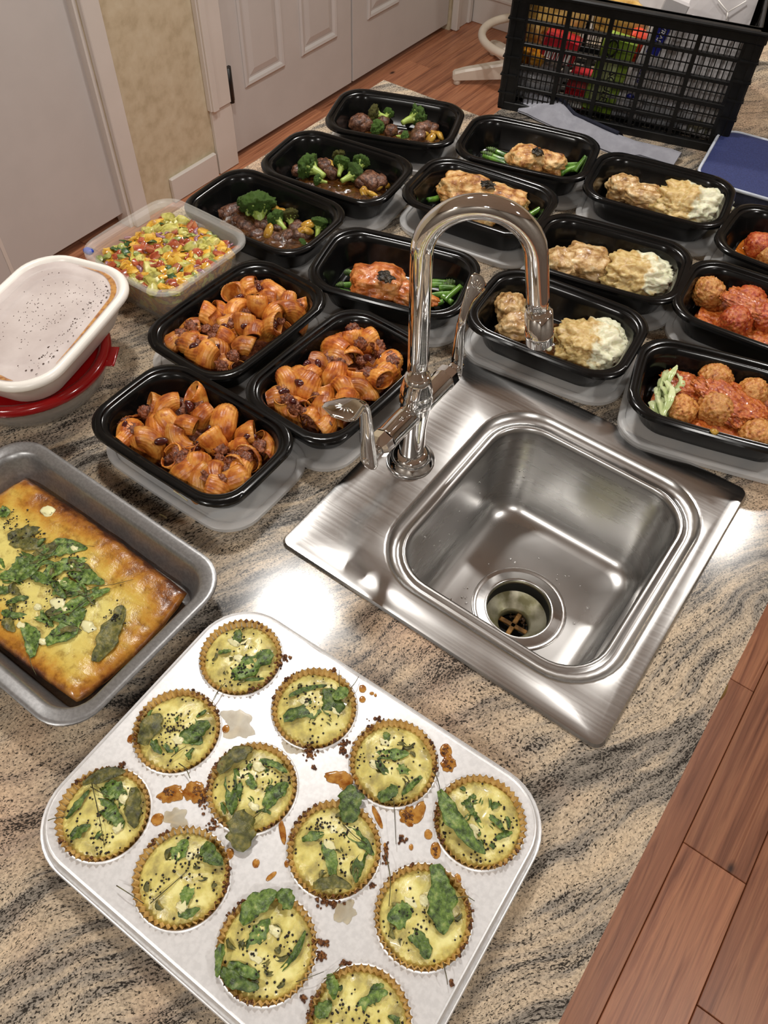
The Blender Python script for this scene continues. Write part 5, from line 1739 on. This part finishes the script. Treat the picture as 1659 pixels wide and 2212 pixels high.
def side(org, du, L, nb, per):
    """one lattice side: rails, posts and slats; org at its foot, du along it"""
    dn = np.array([-du[1], du[0], 0])
    an = math.atan2(du[1], du[0])
    z0, z1 = .014, CHT - .02
    if 's' not in sl_me:
        q = MB().box((0, 0, (z0 + z1) / 2), (.0018, .0026, z1 - z0))
        sl_me['s'] = mesh('slat', q.v, q.f, ck, False)
        q = MB().box((0, 0, (z0 + z1) / 2), (.0075, .0085, z1 - z0))
        sl_me['p'] = mesh('post', q.v, q.f, ck, False)
    n = nb * per
    e = .026
    for i in range(n + 1):
        p = org + du * (e + (L - 2 * e) * i / n) + dn * .006
        thick = i % per == 0
        link('post' if thick else 'slat', sl_me['p' if thick else 's'], crate, p, (0, 0, an))
    for zz, h, t in ((.007, .014, .012), (.041, .006, .008), (.0755, .0075, .0095), (.112, .006, .008), (.148, .006, .008)):
        kk = (round(L, 3), zz)
        if kk not in rails:
            q = MB().box((L / 2, .006, zz), (L, t, h), bev=.001)
            rails[kk] = mesh('rail', q.v, q.f, ck, False)
        link('rail', rails[kk], crate, org, (0, 0, an))
    for zz in (.0245, .058, .094, .13, .163):
        kk = (round(L, 3), zz)
        if kk not in rails:
            q = MB().box((L / 2, .0066, zz), (L, .0022, .0016))
            rails[kk] = mesh('thin_rail', q.v, q.f, ck, False)
        link('thin_rail', rails[kk], crate, org, (0, 0, an))
    q = MB().box((L / 2, .006, CHT - .011), (L + .006, .014, .022), bev=.003).box((L / 2, .003, CHT - .003), (L + .012, .022, .006), bev=.002)
    q.build('top_rim', ck, crate, org, (0, 0, an), smooth=False)


ex, ey = np.array([1.0, 0, 0]), np.array([0, 1.0, 0])
side(np.array([0., 0, 0]), ex, CFL, 5, 8)
side(np.array([CFL, 0., 0]), ey, CDP, 4, 7)
side(np.array([CFL, CDP, 0]), -ex, CFL, 5, 8)
side(np.array([0., CDP, 0]), -ey, CDP, 4, 7)
for i, (x, y) in enumerate(((0, 0), (CFL, 0), (CFL, CDP), (0, CDP))):
    q = MB()
    q.box((x + (.012 if x == 0 else -.012), y + (.006 if y == 0 else -.006), CHT / 2), (.026, .010, CHT - .004), bev=.002)
    q.box((x + (.006 if x == 0 else -.006), y + (.012 if y == 0 else -.012), CHT / 2), (.010, .026, CHT - .004), bev=.002)
    for zz in (.03, .06, .09, .12, .15):
        q.box((x + (.012 if x == 0 else -.012), y + (.004 if y == 0 else -.004), zz), (.029, .014, .0025))
    q.build('corner_post', ck, crate, smooth=False)
q = MB()
for i in range(12):
    q.box((CFL * (i + .5) / 12, CDP / 2, .003), (.012, CDP - .01, .004))
for i in range(9):
    q.box((CFL / 2, CDP * (i + .5) / 9, .0025), (CFL - .01, .012, .004))
q.build('floor_grid', ck, crate, smooth=False)['kind'] = 'stuff'


def incrate(p):
    return np.array([CA0[0], CA0[1], ZC]) + cu * p[0] + cn * p[1] + np.array([0, 0, p[2]])


def cbox(name, px, py, dep, size, m, what, cat, tilt=0.0, bev=.003, rnd=0.0, sd=0, lean=0.0):
    """a grocery item standing behind the lattice: centre seen at a pixel on depth dep"""
    c = cloc(px, py, dep)
    c[2] = max(c[2], size[2] / 2 + .006)
    t = thing(name, what, cat, incrate(c))
    t.rotation_euler = (lean, tilt, CAN)
    if rnd:
        v, f = blob((size[0] / 2, size[1] / 2, size[2] / 2), 4, ((1.6, rnd), (4, rnd * .6), (9, rnd * .3)), sd, .6)
        MB().add(v, f).build('wrapper', m, t)
    else:
        MB().box((0, 0, 0), size, bev=bev).build('carton', m, t, smooth=False)
    return t


def words(txt, size, m, parent, loc, rot, ext=.0004):
    cu_ = bpy.data.curves.new('lettering', 'FONT')
    cu_.body = txt
    cu_.size = size
    cu_.extrude = ext
    cu_.align_x = 'CENTER'
    cu_.align_y = 'CENTER'
    cu_.materials.append(m)
    tmp = bpy.data.objects.new('lettering', cu_)
    C.objects.link(tmp)
    bpy.context.view_layer.update()
    me = bpy.data.meshes.new_from_object(tmp.evaluated_get(bpy.context.evaluated_depsgraph_get()))
    bpy.data.objects.remove(tmp)
    if not me.materials:
        me.materials.append(m)
    o = bpy.data.objects.new('lettering', me)
    C.objects.link(o)
    o.parent = parent
    o.location = loc
    o.rotation_euler = rot
    return o


cbox('pasta_bag', 1205, 28, .10, (.115, .05, .075), M['pastabag'], 'clear bag of yellow pasta at the top of the crate near its end', 'pasta bag', .1, rnd=.16, sd=3)
cbox('pasta_bag', 1345, 42, .12, (.10, .05, .07), M['pastabag'], 'second clear bag of yellow pasta at the top of the crate, behind the green packet', 'pasta bag', .2, rnd=.16, sd=5)
cbox('pasta_bag', 1140, 70, .085, (.06, .04, .06), M['pastabag'], 'small clear bag of yellow pasta at the left end of the crate', 'pasta bag', -.2, rnd=.16, sd=6)
t = cbox('red_packet', 1212, 100, .06, (.062, .03, .042), M['redwrap'], 'red packet with white bar code label above the amber jar', 'packet', .18)
q = MB()
for i in range(9):
    q.box((-.021 + i * .0052, -.0156, -.009), (.0018 + .0012 * (i % 3), .0008, .018))
q.build('label_print', M['whiteprint'], t, smooth=False)
t = cbox('jam_jar', 1150, 122, .05, (.05, .04, .03), M['amber'], 'amber jar lying on its side behind the crate lattice', 'jar', .25, rnd=.04, sd=9)
cbox('grey_film_bag', 1150, 178, .06, (.10, .06, .06), M['greybag'], 'crumpled grey plastic bag low at the left end of the crate', 'plastic bag', 0, rnd=.18, sd=11)
t = cbox('red_packet', 1250, 190, .055, (.042, .03, .062), M['redwrap'], 'dark red packet standing below the red bar code packet', 'packet', .12)
MB().box((0, -.0156, -.018), (.034, .0008, .018)).build('label_print', M['whiteprint'], t, smooth=False)
t = cbox('noodle_packet', 1316, 160, .045, (.056, .026, .125), M['green'], 'tall green packet with black lettering in the middle of the crate', 'packet', .12)
MB().box((-.004, -.0135, -.012), (.030, .0008, .078)).build('label_panel', nmat('pale_green_label', [(.4, rgb(176, 186, 128)), (.6, rgb(188, 198, 140))], 20, rough=.4), t, smooth=False)
words('SOULE', .017, M['blackprint'], t, (.005, -.0143, -.014), (PI / 2, PI / 2, 0))
words('and', .011, M['blackprint'], t, (-.011, -.0143, -.02), (PI / 2, PI / 2, 0))
q = MB().add(*tube([(-.010 + .009 * math.cos(a), -.0142, .046 + .013 * math.sin(a)) for a in np.linspace(0, 2 * PI, 20)], .0017, 6))
q.build('round_mark', M['blackprint'], t)
t = cbox('red_cap_bottle', 1372, 98, .075, (.028, .028, .05), mat('orange_red_cap', rgb(206, 60, 30), rough=.35), 'orange red bottle cap between the green packet and the white carton', 'bottle', .12, bev=.006)
t = cbox('film_carton', 1408, 120, .055, (.040, .04, .19), M['palebox'], 'long white carton with blue lettering leaning upright in the crate', 'carton', .19)
MB().box((-.002, -.0203, .040), (.020, .0008, .060)).build('blue_print', M['blueprint'], t, smooth=False)
words('FREEZER', .0105, M['blueprint'], t, (-.004, -.0207, -.02), (PI / 2, PI / 2, 0))
words('WRAP', .012, M['whiteprint'], t, (-.002, -.0209, .045), (PI / 2, PI / 2, 0))
q = MB().add(*lathe([(.0075, 0), (.0075, .0008)], 24, True, True))
q.build('round_mark', M['blueprint'], t, (-.003, -.0200, -.066), (PI / 2, 0, 0))
cbox('grey_film_bag', 1320, 240, .06, (.11, .06, .05), M['greybag'], 'crumpled grey plastic bag low in the middle of the crate', 'plastic bag', 0, rnd=.2, sd=21)
cbox('bread_roll', 1366, 212, .05, (.04, .03, .035), M['bread'], 'tan bread roll in film behind the crate lattice', 'bread', 0, rnd=.08, sd=23)
cbox('grey_film_bag', 1430, 262, .055, (.12, .06, .05), M['greybag'], 'crumpled clear film bag low beside the wide pale board', 'plastic bag', 0, rnd=.2, sd=25)
cbox('glass_jar', 1505, 278, .05, (.05, .04, .03), M['scum'], 'small jar lying in the lower corner of the crate near the lunch bag', 'jar', .1, rnd=.05, sd=27)
# wide pale board standing in the right half of the crate and reaching above it
bd = thing('pale_board', 'wide pale grey ribbed board standing upright behind the crate lattice', 'board', incrate((.300, .040, .006)))
bd.rotation_euler = (-.08, .06, CAN)
q = MB().box((.008, 0, .088), (.150, .012, .172), bev=.003)
for i in range(9):
    q.box((-.058 + i * .0165, -.0072, .088), (.009, .003, .165), bev=.001)
q.build('ribbed_sheet', M['palebox'], bd, smooth=False)
c1 = cloc(1480, 35, .16)
bd2 = thing('folded_paper_bag', 'pale grey folded paper bag with creases rising above the crate rim', 'paper bag', incrate((.31, .145, .006)))
bd2.rotation_euler = (-.36, 0, CAN)
q = MB()
gx_, gy_ = 16, 14
v = []
for i in range(gx_ + 1):
    for j in range(gy_ + 1):
        x, z = -.165 + .235 * i / gx_, .285 * j / gy_
        dz = .006 * abs((x * 9 + z * 3) % 1 - .5) + .006 * abs((x * 4 - z * 6) % 1 - .5)
        v.append((x, -dz, z))
n = len(v)
v += [(x, y + .004, z) for x, y, z in v]
f = []
for i in range(gx_):
    for j in range(gy_):
        a = i * (gy_ + 1) + j
        f.append((a, a + gy_ + 1, a + gy_ + 2, a + 1))
        f.append((n + a, n + a + 1, n + a + gy_ + 2, n + a + gy_ + 1))
q.add(v, f).build('paper', M['palebox'], bd2, smooth=False)
bpy.context.view_layer.update()
bi = np.array(bd2.matrix_world.inverted())
bn = np.array(bd2.matrix_world)[:3, :3] @ np.array([0, -1, 0])
for pl in (((1548, -4), (1562, 14), (1572, 26)), ((1572, 26), (1596, 12), (1612, 2)), ((1572, 26), (1569, 44))):
    pts = [hit(x_, y_, np.array(bd2.location) - np.array([0, 0, ZC]) + bn * .010, bn) + np.array([0, 0, ZC]) for x_, y_ in pl]
    pts = [(bi @ np.array([*p_, 1]))[:3] for p_ in pts]
    MB().add(*tube(pts, .0011, 6)).build('fold_crease', M['whiteprint'], bd2)

# ------------------------------------------------------------------ grey cloth in front of the crate
tw = thing('grey_cloth', 'folded grey cloth with dark edge lying along the foot of the crate', 'cloth', (0, 0, ZC))
top_px = [(1146, 222), (1186, 240), (1240, 262), (1300, 290), (1370, 318), (1420, 332), (1468, 346)]
P0 = [at(px, py, .001) for px, py in top_px]
rows = []
for i in range(13):
    t_ = i / 12 * (len(P0) - 1)
    a = min(int(t_), len(P0) - 2)
    q = P0[a] + (P0[a + 1] - P0[a]) * (t_ - a)
    rows.append(q)
def clothrows(off):
    lo = []
    for j, (dy, z) in enumerate(((-.046, .003), (-.036, .008), (-.026, .013), (-.016, .017), (-.006, .018), (.002, .014), (.005, .006))):
        lo.append([tuple(rows[i] + np.array([0.02 * dy, dy * (1.0 if i < 9 else .55), z * (1.5 if i < 4 else .8) + .003 * nz((i * .5, j * .8, 0), 1.0, 3) + off])) for i in range(13)])
    return lo
v, f = loft(clothrows(0), closed=False)
v2, f2 = loft(clothrows(-.003), closed=False)
MB().add(v, f).add(v2, [tuple(reversed(q)) for q in f2]).build('cloth_sheet', M['towel'], tw)
lp = clothrows(.0015)
MB().add(*tube(bez(lp[4][:8], 30), .0035, 8)).build('dark_edge', M['navy'], tw)
bk = MB()
v, f = loft([[p + np.array([-.005, .006, .014]) for p in rows[:8]], [p + np.array([0, .012, .008]) for p in rows[:8]], [p + np.array([.004, .017, .0005]) for p in rows[:8]]], closed=False)
bk.add(v, f).build('dark_lining', M['navy'], tw)

# ------------------------------------------------------------------ blue lunch bag
LZ = .030
la = .13
LBX, LBY = .250, .182
eu, ev = np.array([math.cos(la), math.sin(la)]), np.array([-math.sin(la), math.cos(la)])
tl = np.array([-.3005, 1.432])
cc = tl + eu * (LBX / 2) - ev * (LBY / 2)
lb = thing('lunch_bag', 'flat blue fabric lunch bag with pale grey piping beside the crate', 'lunch bag', (cc[0], cc[1], ZC), la)
lo = [rloop(LBX - 2 * i, LBY - 2 * i, .034 - i * .5, z, 9) for i, z in ((.006, .0), (.001, .005), (.0, .012), (.0, LZ - .006), (.002, LZ - .002))]
MB().add(*loft(lo, True, True)).build('bag_body', M['navy'], lb, auto=50)
lo = [rloop(LBX - 2 * i, LBY - 2 * i, .034 - i * .5, z, 9) for i, z in ((.0025, LZ - .004), (.0025, LZ - .001), (.005, LZ + .0015), (.02, LZ + .0025), (.06, LZ + .003))]
MB().add(*loft(lo, True, True)).build('bag_lid', M['bluefab'], lb)
lp = rloop(LBX - .002, LBY - .002, .034, LZ, 9)
lp.append(lp[0])
MB().add(*tube(lp, .0026, 8)).build('piping', M['piping'], lb)
nb = thing('navy_pouch', 'dark navy pouch behind the blue lunch bag at the frame edge', 'pouch', (-.175, 1.62, ZC), -.25)
v, f = blob((.085, .06, .03), 3, ((1.4, .12),), 3, .6)
MB().add([(x, y, z + .029) for x, y, z in v], f).build('pouch_body', M['navy'], nb)
MB().add(*tube([(x, -.052 + .01 * abs(x * 8), .034) for x in np.linspace(-.07, .07, 9)], .002, 6)).build('zipper', M['piping'], nb)

# ------------------------------------------------------------------ white stool behind the worktop
SXY = np.array([-1.555, 3.235])
stl = thing('bar_stool', 'white stool with a foot ring standing on the wood floor behind the crate', 'stool', (SXY[0], SXY[1], 0))
ends = []
a_main = math.atan2(3.03 - SXY[1], -1.80 - SXY[0])
for k in range(5):
    a = a_main + k * 2 * PI / 5
    L_ = .31
    lo = []
    for t, w_, z0, z1 in ((.03, .024, .03, .10), (.14, .023, .028, .085), (.26, .020, .024, .066), (L_ - .008, .018, .022, .056), (L_, .013, .026, .050)):
        c_, s_ = math.cos(a), math.sin(a)
        q = []
        for yy, zz in ((-w_, z0), (w_, z0), (w_, z1 - .008), (w_ - .008, z1), (-w_ + .008, z1), (-w_, z1 - .008)):
            q.append((t * c_ - yy * s_, t * s_ + yy * c_, zz))
        lo.append(q)
    lg = MB().add(*loft(lo, True, True)).build('leg', M['stool'], stl, smooth=False)
    q = MB().add(*lathe([(.012, .0), (.0155, .003), (.0155, .02), (.012, .026)], 16, True, True, c=((L_ - .022) * math.cos(a), (L_ - .022) * math.sin(a), 0)))
    q.build('glide', M['stool'], lg)
MB().add(*lathe([(.045, .03), (.045, .11), (.03, .12), (.026, .6)], 24, True, True)).build('column', M['stool'], stl)
ring = [(.20 * math.cos(a), .20 * math.sin(a), .185) for a in np.linspace(0, 2 * PI, 49)]
rg = MB().add(*tube(ring, .0165, 12)).build('foot_ring', M['stool'], stl)
for k in range(3):
    a = k * 2 * PI / 3 + .4
    MB().add(*tube([(.02 * math.cos(a), .02 * math.sin(a), .2), (.19 * math.cos(a), .19 * math.sin(a), .186)], .009, 8)).build('spoke', M['stool'], rg)
MB().add(*lathe([(.05, .59), (.15, .60), (.175, .615), (.178, .64), (.165, .66), (.08, .668), (.001, .67)], 40, True, True)).build('seat', M['stool'], stl)

# ------------------------------------------------------------------ labels of small sets of look-alikes: which one, counted across the box
ORD = ['first', 'second', 'third', 'fourth', 'fifth', 'sixth', 'seventh', 'eighth', 'ninth', 'tenth', 'eleventh', 'twelfth', 'thirteenth', 'fourteenth', 'fifteenth', 'sixteenth']


def pxy(o):
    d = (np.array(o.location) - np.array([0, 0, ZC + CAM_H])) @ CM
    return d[0] / -d[2]


sets = {}
for o in C.objects:
    if o.parent is None and o.get('group'):
        sets.setdefault(o['label'], []).append(o)
for lb_, os_ in sets.items():
    if 2 <= len(os_) <= 16:
        os_.sort(key=pxy)
        for i, o in enumerate(os_):
            o['label'] = lb_ + ', ' + ORD[i] + ' from the left'
